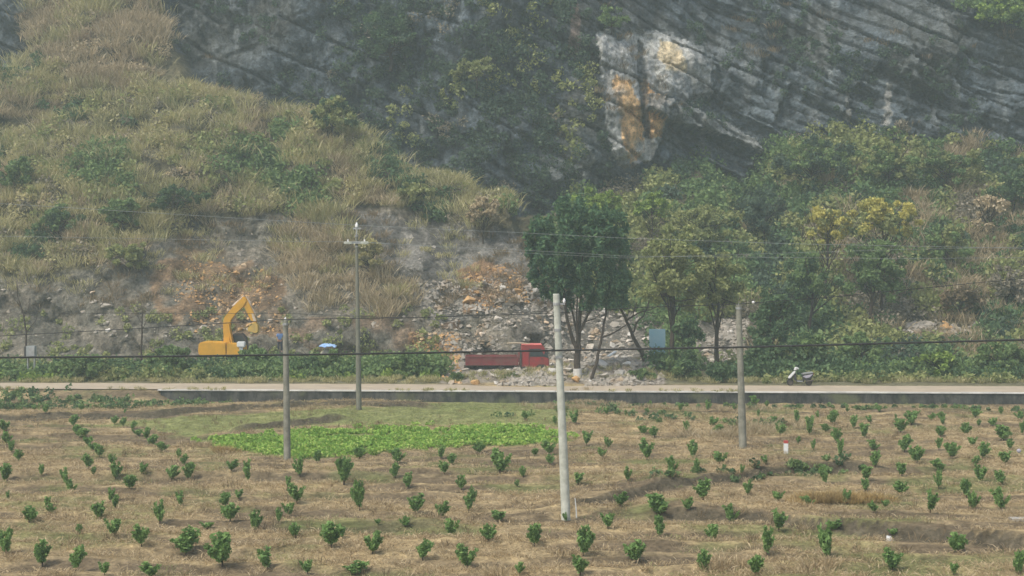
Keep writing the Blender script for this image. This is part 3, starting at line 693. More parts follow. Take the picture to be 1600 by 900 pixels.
# ------------------------------------------------------------------ trees and large bushes one can tell apart
def branch_tube(mb, pts, r0, r1, seg=7):
    pts = [Vector(p) for p in pts]; n = len(pts)
    mb.tube(pts, [r0 + (r1 - r0) * i / (n - 1) for i in range(n)], seg)
def wiggle(a, b, n, amp, r):
    a, b = Vector(a), Vector(b)
    return [a.lerp(b, i / n) + (Vector((r.uniform(-1, 1), r.uniform(-1, 1), r.uniform(-.5, .5))) * amp if 0 < i < n else Vector()) for i in range(n + 1)]
def tree(name, label, cat, px, py, rx, ry, sp, basepy=None, depth=None, dense=1.0, leaf=.165, twigs=False, seed=0, sp2=None, depth_r=1.0, group=None, ground=True):
    r = random.Random(seed + 500); nr = np.random.default_rng(seed + 900)
    if depth is None:
        h = hit(px, min(basepy or (py + ry * .8), 600)) or Vector((0, 150, 20)); D = h.y - .5
    else: D = depth
    s = D / F; c = P(px, py, D - rx * s * .3); W, Hh = rx * s, ry * s
    bz = drop(c.x, c.y + .3) if py > 215 or depth is not None else c.z - Hh * .9
    if basepy: bz = min(bz, P(px, basepy, D).z) if depth is None else bz
    bz = min(bz, c.z - Hh * .6)
    base = Vector((c.x, c.y + .3, bz - .15))
    t_ = thing(name, label, cat, base, 0, group)
    mb = MB(); th = max(.05, min(.22, Hh * .06)); top = c - base; top.z += Hh * .2
    branch_tube(mb, wiggle((0, 0, 0), top, 4, W * .06, r), th, th * .35)
    k = int(9 + 7 * W / max(Hh, .5)) if not twigs else 16
    for i in range(k):
        st = top * r.uniform(.35, .9); an = r.uniform(0, 6.28)
        e = Vector((top.x + math.cos(an) * W * .75, top.y + math.sin(an) * W * .5, top.z + r.uniform(-.7, .7) * Hh))
        branch_tube(mb, wiggle(st, e, 3, W * .07, r), th * .35, .015, 5)
    mb.build('trunk', M['bark'], t_)
    nc = int(26 * dense * max(1, W * Hh / 4) ** .7) + 10
    d = nr.normal(size=(nc, 3)); d /= np.linalg.norm(d, axis=1, keepdims=True); d[:, 2] = np.where(d[:, 2] < -.85, -d[:, 2] * .6, d[:, 2])
    q = nr.random((nc, 1)) ** .45 * (.8 + .3 * nr.random((nc, 1)))
    cc = d * q * np.array((W, W * .8 * depth_r, Hh)) * .86 + np.array(c - base)
    R = nr.uniform(.16, .34, nc) * min(W, Hh) ** .6 * 1.15
    V = leaves(cc, R, int(135 * dense) if not twigs else 26, leaf, nr, squash=.8, hollow=.3)
    if sp2:
        h_ = int(len(V) * (.72 if sp == 'yellow' else .5)) // 4 * 4
        crown = link('crown', fast_mesh('crown', V[:h_], 4), M[sp], t_); link('crown', fast_mesh('crown', V[h_:], 4), M[sp2], t_)
    else: link('crown', fast_mesh('crown', V, 4), M[sp], t_)
    return t_

GR = 'trees and bushes on the wooded slope'
T = [  # name, label, category, px, py, rx, ry, species, options
 ('broadleaf_tree', 'lime green broadleaf treetop rising just above the big dark roadside tree', 'tree', 935, 325, 48, 34, 'lime', dict(basepy=420)),
 ('broadleaf_tree', 'small lime green treetop right of the lime top over the dark tree', 'tree', 1018, 322, 34, 24, 'lime', dict(basepy=390)),
 ('broadleaf_tree', 'broad olive tree standing behind the leaning branched trees, right of the dark tree', 'tree', 1050, 425, 66, 88, 'olive', dict(basepy=510, depth=116, sp2='olive', dense=1.2)),
 ('broadleaf_tree', 'light olive tree between the broad olive tree and the right concrete pole', 'tree', 1122, 448, 50, 72, 'olive', dict(depth=117)),
 ('broadleaf_tree', 'pale olive tree above the broad olive tree, below the white rock face', 'tree', 1095, 355, 52, 45, 'olive', dict()),
 ('evergreen_tree', 'dark bluish tree under the slanting rock ledge', 'tree', 1195, 335, 48, 42, 'blue', dict()),
 ('evergreen_tree', 'wide blue green tree at the cliff foot below the dark cave', 'tree', 1270, 252, 82, 44, 'blue', dict(sp2='mid')),
 ('broadleaf_tree', 'mid green tree right of the wide blue green tree at the cliff foot', 'tree', 1390, 255, 55, 42, 'mid', dict(sp2='olive')),
 ('broadleaf_tree', 'olive green round tree at the upper right edge of the wood', 'tree', 1480, 258, 60, 42, 'olive', dict(sp2='mid')),
 ('broadleaf_tree', 'dark green tree cut by the right edge below the cliff', 'tree', 1585, 290, 42, 55, 'dark', dict()),
 ('autumn_tree', 'large yellow leaved tree in the middle of the right wood', 'tree', 1378, 340, 72, 40, 'yellow', dict(dense=1.0, basepy=480, sp2='olive')),
 ('autumn_tree', 'yellow green tree just left of the large yellow leaved tree', 'tree', 1292, 352, 50, 36, 'yellow', dict(dense=1.0, basepy=470, sp2='olive')),
 ('broadleaf_tree', 'tall mid green tree under the large yellow leaved tree', 'tree', 1365, 425, 62, 62, 'mid', dict(depth=128, basepy=540)),
 ('evergreen_tree', 'dark green tree below the yellow green tree, left of the tall mid green tree', 'tree', 1268, 440, 55, 52, 'dark', dict(depth=126, sp2='mid')),
 ('evergreen_tree', 'dark green round tree behind the right concrete pole', 'tree', 1208, 500, 48, 52, 'dark', dict(depth=114)),
 ('evergreen_tree', 'dark bush left of the parked scooter, beside the right pole', 'bush', 1195, 558, 36, 36, 'dark', dict(depth=110)),
 ('evergreen_tree', 'tall dark green bush directly behind the parked scooter', 'bush', 1262, 548, 42, 42, 'dark', dict(depth=110, sp2='mid')),
 ('broadleaf_tree', 'green bush between the scooter and the orange boulder on the right', 'bush', 1345, 545, 50, 36, 'mid', dict(depth=112)),
 ('withered_bush', 'withered brown bush above the orange boulder', 'bush', 1500, 470, 42, 32, 'brown', dict(dense=.7)),
 ('withered_bush', 'tangled brown bush at the right edge above the grey boulders', 'bush', 1575, 445, 40, 42, 'twig', dict(dense=.7)),
 ('withered_bush', 'straggly tan bush at upper right between the round olive and edge trees', 'bush', 1545, 330, 36, 42, 'tan', dict(dense=.6)),
 ('broadleaf_tree', 'mid green tree between the yellow leaved tree and the right edge', 'tree', 1480, 385, 48, 44, 'mid', dict(sp2='olive')),
 ('broadleaf_tree', 'bright green bush below the grey boulders on the right', 'bush', 1465, 566, 46, 26, 'lime', dict(depth=109, sp2='mid')),
 ('broadleaf_tree', 'green bush in the bottom right corner of the roadside wood', 'bush', 1565, 560, 44, 34, 'mid', dict(depth=110)),
 ('broadleaf_tree', 'rounded dark green bush hiding the foot of the blue sheet', 'bush', 1062, 572, 38, 30, 'dark', dict(depth=107.5, sp2='mid')),
 ('broadleaf_tree', 'low bright green bush right of the leaning trees at the road', 'bush', 1000, 588, 26, 13, 'mid', dict(depth=106)),
 ('evergreen_tree', 'dark bush behind the blue sheet, touching the olive tree', 'bush', 1075, 520, 30, 26, 'dark', dict(depth=113)),
 ('evergreen_tree', 'dark bush right of the dark rounded bush and left of the rubble bank', 'bush', 1130, 582, 28, 22, 'dark', dict(depth=106.5)),
 ('broadleaf_tree', 'green shrub high on the dark cliff near the top centre', 'shrub', 610, 55, 55, 60, 'blue', dict(sp2='dark')),
 ('broadleaf_tree', 'green shrub hanging on the cliff left of the white rock face', 'shrub', 745, 110, 48, 28, 'olive', dict(dense=.6)),
 ('broadleaf_tree', 'light green shrub on the cliff right of the pinkish streak', 'shrub', 955, 30, 32, 24, 'mid', dict(dense=.6)),
 ('broadleaf_tree', 'bright green tree in the top right corner on the cliff', 'tree', 1570, 18, 55, 38, 'mid', dict(sp2='lime')),
 ('broadleaf_tree', 'dark green bush on the spur crest below the grey cliff', 'bush', 520, 180, 42, 36, 'dark', dict(sp2='olive')),
 ('broadleaf_tree', 'dark green bush at the left edge of the spur', 'bush', 22, 272, 46, 30, 'mid', dict()),
 ('broadleaf_tree', 'round green bush in the tall grass left of the scarred slope', 'bush', 95, 345, 46, 26, 'mid', dict(sp2='dark')),
 ('broadleaf_tree', 'green bush in the tall grass above the left end of the scar', 'bush', 190, 335, 36, 30, 'mid', dict()),
 ('broadleaf_tree', 'olive bush at the lower edge of the tall grass above the scar', 'bush', 200, 400, 40, 26, 'olive', dict()),
 ('broadleaf_tree', 'dark bush in the grass hollow above the orange soil', 'bush', 270, 310, 62, 24, 'dark', dict()),
 ('broadleaf_tree', 'dark bush on the spur crest right of the dark crest bush', 'bush', 650, 300, 40, 20, 'olive', dict()),
 ('withered_bush', 'tan reed clump at the right tip of the grassy spur', 'bush', 755, 330, 40, 26, 'tan', dict(dense=.8)),
 ('withered_bush', 'golden withered bush on the scar just right of the twin armed pole', 'bush', 575, 400, 26, 42, 'pampas', dict(dense=.8)),
 ('broadleaf_tree', 'green bush below the excavator, left of the left concrete pole', 'bush', 400, 556, 30, 22, 'mid', dict(depth=111.5)),
 ('broadleaf_tree', 'leafy green bush right of the left concrete pole by the blue tarpaulin', 'bush', 500, 568, 48, 26, 'mid', dict(depth=110, sp2='dark')),
 ('broadleaf_tree', 'green bush between the twin armed pole and the truck tail', 'bush', 635, 570, 50, 28, 'mid', dict(depth=110)),
 ('broadleaf_tree', 'low green creeper mound at the verge left of the excavator', 'bush', 265, 560, 44, 22, 'mid', dict(depth=110)),
 ('broadleaf_tree', 'creeper mound on the verge near the left edge', 'bush', 130, 572, 60, 22, 'mid', dict(depth=109)),
 ('broadleaf_tree', 'small green bush in front of the truck tail', 'bush', 712, 592, 16, 12, 'mid', dict(depth=106)),
 ('broadleaf_tree', 'small weed bush in front of the truck cab wheel', 'bush', 802, 591, 20, 9, 'mid', dict(depth=106)),
]
for i, (nm, lab, cat, px, py, rx, ry, sp, kw) in enumerate(T):
    if 'shrub' in cat or cat == 'bush': nm = 'withered_bush' if nm == 'withered_bush' else 'bush'
    tree(nm, lab, cat, px, py, rx, ry, sp, seed=i, group=GR, **kw)

def px_tree(name, label, base, D, limbs, crowns, sp, nleaf, leaf, thick, cat='tree', white=None, group=None, seed=1):
    """limbs: pixel polylines with a start and end radius; crowns: pixel ellipses; depth varies about D"""
    r = random.Random(seed); nr = np.random.default_rng(seed)
    b = P(base[0], base[1], D); b.z = gzf(b.x, b.y) - .1
    t_ = thing(name, label, cat, b, 0, group); mb = MB(); s = D / F
    for pts, r0, r1, dy in limbs:
        n = len(pts); q = []
        for i, (a, c_) in enumerate(pts):
            v = P(a, c_, D); v.y = D + dy * i / (n - 1); q.append(v - b)
        if pts[0] == base: q[0] = Vector((0, 0, 0))
        dense_ = []
        for u_, w_ in zip(q, q[1:]): dense_ += wiggle(u_, w_, 3, .04, r)[:-1]
        dense_.append(q[-1]); branch_tube(mb, dense_, r0, r1, 8)
    tr = mb.build('trunk', M['bark'], t_)
    if white:
        p0, p1 = P(*white[0], D) - b, P(*white[1], D) - b; MB().tube([Vector((p0.x, p0.y, .0)), p1], [thick * 1.12, thick * 1.08], 12).build('whitewash_band', M['whitewash'], tr)
    if crowns:
        cc, R = [], []
        for (cx, cy, rx, ry, n) in crowns:
            d = nr.normal(size=(n, 3)); d /= np.linalg.norm(d, axis=1, keepdims=True); q = nr.random((n, 1)) ** .5
            cc.append(d * q * np.array((rx * s, rx * s * .8, ry * s)) + np.array(P(cx, cy, D) - b)); R.append(nr.uniform(.26, .6, n))
        cc = np.concatenate(cc); R = np.concatenate(R)
        V = leaves(cc, np.stack([R * .9, R * .9, R * 1.35], 1), nleaf, leaf, nr, hollow=.15, elong=2.6)
        link('crown', fast_mesh('crown', V, 4), M[sp], t_)
    return t_
px_tree('evergreen_tree', 'large dark evergreen tree with whitewashed trunk base at the roadside', (903, 598), 105.2,
    [([(903, 598), (902, 575), (903, 548), (904, 530), (906, 500), (908, 465), (905, 420)], .27, .06, .3), ([(902, 548), (893, 525), (885, 495), (880, 460), (862, 420)], .16, .04, -.8),
     ([(904, 532), (898, 505), (892, 478), (888, 450)], .10, .03, .6), ([(905, 520), (914, 502), (922, 488), (926, 462), (935, 430)], .11, .03, .7), ([(903, 540), (901, 500), (902, 460), (910, 400)], .08, .03, -.5),
     ([(913, 503), (930, 498), (938, 490)], .05, .02, .2)],
    [(893, 390, 72, 54, 84), (932, 354, 46, 34, 34), (862, 425, 44, 36, 36), (954, 405, 34, 56, 44), (925, 448, 48, 34, 30), (846, 372, 30, 34, 24), (895, 332, 40, 20, 22), (964, 458, 20, 34, 20), (880, 462, 26, 18, 9)],
    'willow', 120, .13, .27, white=((903, 598), (902, 576)), seed=3)
px_tree('leaning_tree', 'thin leaning tree with one side limb, right of the whitewashed tree', (923, 600), 105.0,
    [([(923, 600), (931, 572), (936, 548), (940, 528), (944, 505), (948, 480), (949, 450)], .12, .05, .3), ([(941, 527), (955, 522), (968, 515), (980, 507)], .07, .04, .3), ([(947, 482), (956, 462), (962, 440)], .05, .02, 0)],
    [(952, 445, 20, 26, 16)], 'willow', 110, .11, .12, seed=4)
px_tree('leaning_tree', 'left leaning forked tree between the thin tree and the blue sheet', (1008, 562), 108.5,
    [([(1008, 562), (1000, 545), (990, 528), (984, 512), (978, 498), (968, 480), (958, 462)], .16, .06, .2), ([(987, 526), (992, 512), (997, 502), (1006, 494), (1012, 482), (1014, 470)], .08, .03, .4),
     ([(980, 500), (988, 494), (1000, 488), (1016, 484), (1028, 478)], .07, .02, -.3), ([(988, 496), (992, 484), (996, 472)], .04, .02, .2), ([(1012, 488), (1024, 490), (1034, 486)], .03, .015, .2)],
    [(960, 462, 24, 20, 16)], 'willow', 100, .11, .16, seed=5)
px_tree('bare_tree', 'leafless forked sapling tree near the left edge, in front of the scar', (42, 560), 112,
    [([(42, 560), (41, 520), (36, 490), (27, 462), (26, 440)], .08, .02, 0), ([(38, 495), (44, 480), (45, 462)], .04, .015, .3), ([(33, 480), (26, 470), (16, 452)], .03, .01, -.3), ([(41, 520), (56, 500), (58, 488)], .035, .012, .2)],
    [], 'twig', 0, .1, .1, seed=6)
px_tree('bare_tree', 'small dead tree stub on the verge left of the excavator', (221, 562), 112,
    [([(221, 562), (222, 520), (223, 485)], .09, .04, 0), ([(222, 515), (232, 496), (238, 484)], .03, .01, 0), ([(222, 505), (212, 490), (208, 476)], .03, .01, 0)],
    [(222, 480, 12, 10, 5)], 'twig', 30, .1, .1, seed=7)

# ------------------------------------------------------------------ broken rock
def rock_mesh(seed, flat=1.0):
    r = random.Random(seed); bm = bmesh.new()
    for i in range(16):
        v = Vector((r.gauss(0, 1), r.gauss(0, 1), r.gauss(0, 1))).normalized() * r.uniform(.75, 1.1)
        bm.verts.new((v.x * .5, v.y * .42, v.z * .38 * flat + .18))
    g = bmesh.ops.convex_hull(bm, input=bm.verts)
    bmesh.ops.delete(bm, geom=[v for v in bm.verts if not v.link_faces], context='VERTS')
    bmesh.ops.bevel(bm, geom=list(bm.edges), offset=.018, segments=1, affect='EDGES')
    bmesh.ops.recalc_face_normals(bm, faces=bm.faces)
    me = bpy.data.meshes.new('boulder'); bm.to_mesh(me); bm.free(); return me
RM = [[rock_mesh(i, (1, .7, 1.1, .55, .85)[i % 5]) for i in range(9)] for _ in range(3)]
for row, mt in zip(RM, ('rock', 'rockorange', 'rockpale')):
    for me_ in row: me_.materials.append(M[mt])

# relation of an item to the nearest landmark, so that every label points to one item
LM = [('the white concrete pole', 885, 805), ('the left concrete pole', 449, 715), ('the right concrete pole', 1161, 703), ('the red tipped marker post', 1228, 705), ('the white stone', 1388, 845),
      ('the concrete slab', 1585, 818), ('the golden grass clump', 1310, 793), ('the orange dry grass tuft', 358, 700), ('the left tip of the green bed', 300, 690), ('the right end of the green bed', 940, 680),
      ('the bottom left corner', 0, 900), ('the bottom right corner', 1600, 900), ('the lilac wrapped stake', 1590, 707), ('the thin white stake', 901, 790), ('the middle of the bottom edge', 800, 900),
      ('the left end of the retaining wall', 250, 625), ('the twin armed pole', 561, 643), ('the wall below the scooter', 1250, 630), ('the bottom edge under the left pole', 449, 900), ('the bottom edge under the right pole', 1161, 900),
      ('the left edge level with the green bed', 0, 700), ('the front edge of the green bed', 690, 706), ('the right end of the wall', 1600, 630)]
ORD = ['nearest', 'second', 'third', 'fourth', 'fifth', 'sixth', 'seventh', 'eighth', 'ninth', 'tenth', 'eleventh', 'twelfth', 'thirteenth', 'fourteenth', 'fifteenth', 'sixteenth', 'seventeenth', 'eighteenth']
def describe(items, lms, noun, ysc=2.2):
    """items: (px, py, look). Returns a label for each, counted outwards from a landmark."""
    grp = {}
    for i, (a, b, look) in enumerate(items):
        L = min(lms, key=lambda l: (l[1] - a) ** 2 + ((l[2] - b) * ysc) ** 2); dx, dy = a - L[1], (b - L[2]) * ysc
        rel = ('right of' if dx > 0 else 'left of') if abs(dx) > abs(dy) else ('in front of' if dy > 0 else 'behind')
        if L[0].startswith('the bottom') or L[0].startswith('the middle'): rel = {'behind': 'above', 'in front of': 'by', }.get(rel, rel)
        grp.setdefault((L[0], rel), []).append((dx * dx + dy * dy, i))
    out = [None] * len(items)
    for (ln, rel), q in grp.items():
        q.sort()
        for n, (_, i) in enumerate(q):
            out[i] = f'{items[i][2]} {noun}, {"only one" if len(q) == 1 else ORD[min(n, 17)]} {rel} {ln}'
    return out
RLM = [('the truck cab', 835, 555), ('the truck tail', 740, 565), ('the white concrete pole', 874, 550), ('the whitewashed trunk', 903, 585), ('the thin leaning tree', 925, 590), ('the forked leaning tree', 1000, 545),
       ('the blue sheet', 1028, 535), ('the right concrete pole', 1157, 545), ('the orange soil patch', 770, 440), ('the excavator', 360, 540), ('the left concrete pole', 447, 520), ('the orange boulder', 1478, 511), ('the dead tree stub', 222, 515),
       ('the cab roof pole', 800, 500)]
spec = []; r = random.Random(11)
def scatter_rocks(n, poly, s0, s1, pale=.2, orange=.05, tries=40):
    xs_, ys_ = [p[0] for p in poly], [p[1] for p in poly]; k = 0
    for _ in range(n * tries):
        if k >= n: break
        a, b = r.uniform(min(xs_), max(xs_)), r.uniform(min(ys_), max(ys_))
        if not bool(inpoly(np.array([a]), np.array([b]), poly)[0]): continue
        sz = s0 + (s1 - s0) * r.random() ** 2
        if any(abs(a - q[0]) < (sz + q[2]) * 8 and abs(b - q[1]) < (sz + q[2]) * 5.5 for q in spec): continue
        u_ = r.random(); spec.append((a, b, sz, 2 if u_ < pale else 1 if u_ < pale + orange else 0)); k += 1
spec += [(1478, 513, 1.5, 1), (1512, 524, 1.9, 0), (1495, 528, 1.2, 0), (1415, 522, 1.5, 2), (1528, 526, 1.0, 0), (990, 588, 0.0001, 0)][:5]
spec += [(940, 570, 1.9, 2), (968, 584, 1.2, 2), (925, 545, 1.2, 0), (733, 472, 1.2, 1), (786, 450, .9, 2), (884, 580, 1.3, 2), (957, 540, 1.1, 2)]
scatter_rocks(22, [(700, 575), (860, 575), (860, 600), (700, 600)], .5, 1.1, .3, .15)
scatter_rocks(34, [(860, 560), (900, 545), (985, 560), (985, 600), (862, 600)], .55, 1.3, .3, .12)
scatter_rocks(22, [(850, 480), (900, 490), (1010, 480), (1020, 545), (870, 550)], .6, 1.4, .3, .03)
scatter_rocks(14, [(1080, 510), (1150, 505), (1170, 545), (1155, 588), (1090, 588)], .5, 1.2, .35, .03)
scatter_rocks(13, [(780, 585), (862, 578), (862, 600), (780, 600)], .35, .8, .25, .1)
scatter_rocks(12, [(690, 480), (860, 470), (850, 540), (700, 530)], .5, 1.3, .3, .03)
scatter_rocks(10, [(720, 430), (860, 430), (860, 470), (730, 475)], .5, 1.1, .3, .3)
scatter_rocks(8, [(140, 450), (190, 480), (180, 540), (150, 520)], .5, 1.1, .3, .0)
scatter_rocks(6, [(300, 505), (440, 500), (440, 520), (300, 525)], .5, 1.1, .1, .4)
tones = ['grey broken limestone', 'orange stained', 'pale broken limestone']
items = []
for a, b, sz, tn in spec: items.append((a, b, ('small ' if sz < .7 else 'large ' if sz > 1.25 else '') + tones[tn]))
labs = describe(items, RLM, 'block', 1.6)
labs[0] = 'orange boulder lying on the right slope among grey boulders'; labs[1] = 'large grey boulder just right of the orange boulder on the right slope'
for (a, b, sz, tn), lab in zip(spec, labs):
    h = hit(a, b)
    if h is None: continue
    me_ = RM[tn][r.randrange(9)]; o = link('boulder', me_); o.location = h + Vector((0, -.1 * sz, -.10 * sz))
    o.rotation_euler = (r.uniform(-.5, .5), r.uniform(-.5, .5), r.uniform(0, 6.28)); o.scale = (sz * r.uniform(.85, 1.2), sz, sz * r.uniform(.75, 1.1))
    tag(o, lab, 'boulder', 'broken rocks from the quarried slope')
# rubble too small to count
def rubble(n, polys, s0, s1, seed):
    rg = np.random.default_rng(seed); tris = []
    for poly in polys:
        xs_, ys_ = [p[0] for p in poly], [p[1] for p in poly]; a = rg.uniform(min(xs_), max(xs_), n); b = rg.uniform(min(ys_), max(ys_), n)
        ok = inpoly(a, b, poly) & (fbm(a * .03, b * .05, 0, seed, 3) > .38)
        for x_, y_ in zip(a[ok], b[ok]):
            h = hit(x_, y_)
            if h is None: continue
            s_ = s0 + (s1 - s0) * rg.random() ** 3
            v = rg.normal(size=(6, 3)); v /= np.linalg.norm(v, axis=1, keepdims=True); q = np.array([(1, 0, 0), (-1, 0, 0), (0, 1, 0), (0, -1, 0), (0, 0, .7), (0, 0, -.7)]) * s_ * .5 + v * s_ * .2
            q = q @ np.array(Matrix.Rotation(rg.uniform(0, 6.28), 3, 'Z') @ Matrix.Rotation(rg.uniform(-.7, .7), 3, 'X')) + np.array(h)
            for f_ in ((0, 2, 4), (2, 1, 4), (1, 3, 4), (3, 0, 4), (2, 0, 5), (1, 2, 5), (3, 1, 5), (0, 3, 5)): tris.append(q[list(f_)])
    return np.concatenate(tris)
for nm, lab, mt, n, polys, s0, s1, sd in (
    ('rubble', 'grey stone rubble spilled down the scarred slope', 'rock', 4200, [[(640, 440), (860, 430), (1030, 480), (1040, 602), (860, 602), (700, 560)], [(850, 560), (990, 560), (990, 603), (780, 603)], [(1075, 500), (1170, 500), (1165, 592), (1085, 592)], [(1385, 505), (1540, 505), (1535, 535), (1390, 535)]], .18, .75, 5),
    ('loose_stones', 'loose small stones over the left bare slope', 'rock', 900, [[(0, 430), (300, 360), (560, 330), (800, 360), (860, 440), (640, 520), (0, 530)]], .12, .5, 6),
    ('orange_stones', 'orange stones and clods in the orange soil patches', 'rockorange', 700, [[(240, 410), (330, 395), (440, 430), (440, 520), (300, 520)], [(720, 420), (800, 410), (850, 470), (740, 490)], [(640, 520), (720, 520), (720, 600), (660, 590)]], .15, .5, 8)):
    V = rubble(n, polys, s0, s1, sd); tag(link(nm, fast_mesh(nm, V, 3), M[mt]), lab, 'rubble', kind='stuff')

# ------------------------------------------------------------------ utility poles
def pole(name, label, base, top, D, r0, r1, m, bands=(), seg=20):
    b = P(base[0], base[1], D); b.z = gzf(b.x, b.y); tp = P(top[0], top[1], D)
    t_ = thing(name, label, 'utility pole', b, 0, 'concrete utility poles in the field'); v = tp - b
    MB().tube([Vector((0, 0, -.4)), v * .25, v * .5, v * .75, v - Vector((0, 0, .03)), v], [r0 * 1.02, r0 * .93 + r1 * .07, (r0 + r1) / 2, r1 + (r0 - r1) * .25, r1 * 1.01, r1 * .9], seg).build('shaft', M[m], t_, smooth=False)
    for q in bands:
        c = v * q; rr_ = (r0 + (r1 - r0) * q)
        MB().tube([c - Vector((0, 0, .05)), c + Vector((0, 0, .05))], rr_ + .018, seg).build('clamp_band', M['steel'], t_)
    return t_, b, tp, v
def insulator(t_, c, s=1.0, m='porcelain'):
    c = Vector(c); pts = [c, c + Vector((0, 0, .05 * s)), c + Vector((0, 0, .07 * s)), c + Vector((0, 0, .13 * s)), c + Vector((0, 0, .15 * s)), c + Vector((0, 0, .22 * s))]
    MB().tube(pts, [.03 * s, .08 * s, .05 * s, .075 * s, .045 * s, .03 * s], 12).build('insulator', M[m], t_, smooth=True)
t_, wb, wt, wv = pole('concrete_pole', 'pale tall concrete pole leaning left in the front field', (885, 808), (869, 459), 55.2, .165, .115, 'pale_concrete', (.955, .84, .72))
MB().box(wv * .955 + Vector((.13, -.02, 0)), (.34, .09, .07)).build('bracket', M['steel'], t_); insulator(t_, wv * .955 + Vector((.27, -.02, .03)), .8)
MB().box(wv * .72 + Vector((.02, -.16, 0)), (.12, .16, .07)).build('bracket', M['steel'], t_)
t_, lb, lt, lv = pole('concrete_pole', 'grey concrete pole standing at the left end of the green bed', (449, 722), (446, 500), 70.6, .16, .12, 'concrete', (.97,))
insulator(t_, lv + Vector((0, 0, -.02)), .7); MB().box(lv * .97 + Vector((0, -.16, 0)), (.12, .14, .08)).build('bracket', M['steel'], t_)
t_, rb, rt, rv = pole('concrete_pole', 'grey stained concrete pole on the right half of the field', (1161, 705), (1154, 476), 74.4, .185, .13, 'concrete', (.975,))
insulator(t_, rv + Vector((0, 0, -.04)), .5, 'steel')
M['old'] = solid('weathered concrete', (.20, .195, .155), (.13, .13, .105), .95, scale=1.6)
t_, tb, tt, tv = pole('concrete_pole', 'tall thin pole with a twin lamp like crossarm near the retaining wall', (561, 645), (557, 366), 93.0, .165, .09, 'old', (.99, .93), 14)
z = P(557, 379, 93).z - tb.z
MB().box((tv.x, -.14, z), (1.15, .09, .14)).build('crossarm', M['steel'], t_)
for s_ in (-.5, .5):
    insulator(t_, (tv.x + s_, -.14, z + .02), .8)
    MB().box((tv.x + s_, -.14, z - .02), (.5, .2, .17)).build('arm_cap', M['pale_concrete'], t_, bevel=.03)
MB().box((tv.x + .02, -.1, tv.z + .18), (.07, .07, .5)).build('pin', M['steel'], t_); insulator(t_, (tv.x + .02, -.1, tv.z + .38), 1.5)
MB().box((tv.x + .04, -.1, tv.z + .35), (.5, .09, .1)).build('top_bracket', M['steel'], t_)

# ------------------------------------------------------------------ wires (each hangs from pole to pole)
def wire(name, label, pts, rad, m, sag=0.0, seg=14):
    q = []
    for a, b in zip(pts, pts[1:]):
        a, b = Vector(a), Vector(b)
        for i in range(seg): u_ = i / seg; q.append(a.lerp(b, u_) - Vector((0, 0, 4 * sag * u_ * (1 - u_))))
    q.append(Vector(pts[-1])); mb = MB(); mb.tube(q, rad, 6)
    tag(mb.build(name, M[m]), label, 'cable', 'overhead wires')
wc = P(873, 547.5, 55.0)
wire('overhead_cable', 'thick black cable running right across in front of all the poles', [P(-500, 562, 52), P(250, 557, 53.5), P(560, 553, 54.2), wc, P(1157, 542.5, 54), P(1600, 531, 51.5), P(2100, 518, 48)], .034, 'cable', .0, 10)
wire('overhead_wire', 'dark wire strung low between the left and right concrete poles', [P(-400, 540, 69.5), P(0, 525, 70), P(220, 513, 70.2), P(446, 499, 70.5), P(660, 496, 71.4), P(870, 489, 72.6), P(1000, 480.5, 73.4), P(1154, 475, 74.3), P(1300, 464, 76), P(1700, 425, 80)], .017, 'cable', .0, 6)
wire('overhead_wire', 'thin pale top wire from the twin armed pole across the wood', [P(-500, 300, 93), P(0, 318, 93), P(440, 345, 93), P(558, 352, 92.9), P(820, 364, 93), P(975, 372, 93.2), P(1240, 381, 93.4), P(1600, 388, 93.6), P(2100, 390, 94)], .011, 'wire', .0, 6)
wire('overhead_wire', 'thin pale wire at crossarm height below the top wire', [P(-500, 360, 93), P(0, 369, 93), P(450, 377, 93), P(546, 378, 92.8), P(820, 391, 93), P(975, 400, 93.2), P(1400, 404, 93.4), P(1700, 402, 93.6)], .009, 'wire', .0, 6)
wire('overhead_wire', 'faint pale wire from the right end of the crossarm', [P(569, 378, 92.8), P(830, 396, 93.6), P(975, 403, 94), P(1400, 390, 95), P(1700, 384, 96)], .008, 'wire', .0, 6)
wire('overhead_wire', 'thin dark wire crossing the scar above the excavator bucket height', [P(-400, 488, 88), P(0, 489, 88), P(450, 490, 88), P(640, 497, 87), P(860, 486, 60), P(870, 474, 55.4)], .012, 'cable', .0, 6)
o = MB().ball(P(1177, 472.5, 74.4), .07).build('cable_ball', M['porcelain'], smooth=True); tag(o, 'small white insulator ball on the wire right of the right pole', 'insulator')

# ------------------------------------------------------------------ red truck
tg = 113.0; g0 = P(737, 585, tg); g0.z = .62
g0.x -= .35
TR = thing('flatbed_truck', 'red flatbed truck with drop side bed parked by the rubble, cab to the right', 'truck', g0, math.radians(1.5))
TR.scale = (1.065, 1, 1)
m_ = 1 / (F / tg)                                  # metres per photo pixel at the truck
def wheel(par, c, R, w=.26, name='wheel'):
    e = bpy.data.objects.new(name, None); C.link(e); e.parent = par; e.location = c
    mb = MB(); pts = [(0, -w / 2, 0), (0, -w / 2 + .03, 0), (0, w / 2 - .03, 0), (0, w / 2, 0)]
    mb.tube(pts, [R * .9, R, R, R * .9], 22).build('tyre', M['rubber'], e)
    MB().tube([(0, -w / 2 - .012, 0), (0, w / 2 + .012, 0)], R * .55, 16).build('rim', M['chassis'], e)
    MB().tube([(0, -w / 2 - .03, 0), (0, -w / 2, 0)], R * .2, 10).build('hub', M['steel'], e)
for x_ in (.95, 1.95, 5.15):
    for y_ in (.1, 1.8): wheel(TR, (x_, y_, .42), .42)
mb = MB(); mb.box((2.6, .45, .72), (5.6, .12, .2)); mb.box((2.6, 1.45, .72), (5.6, .12, .2))
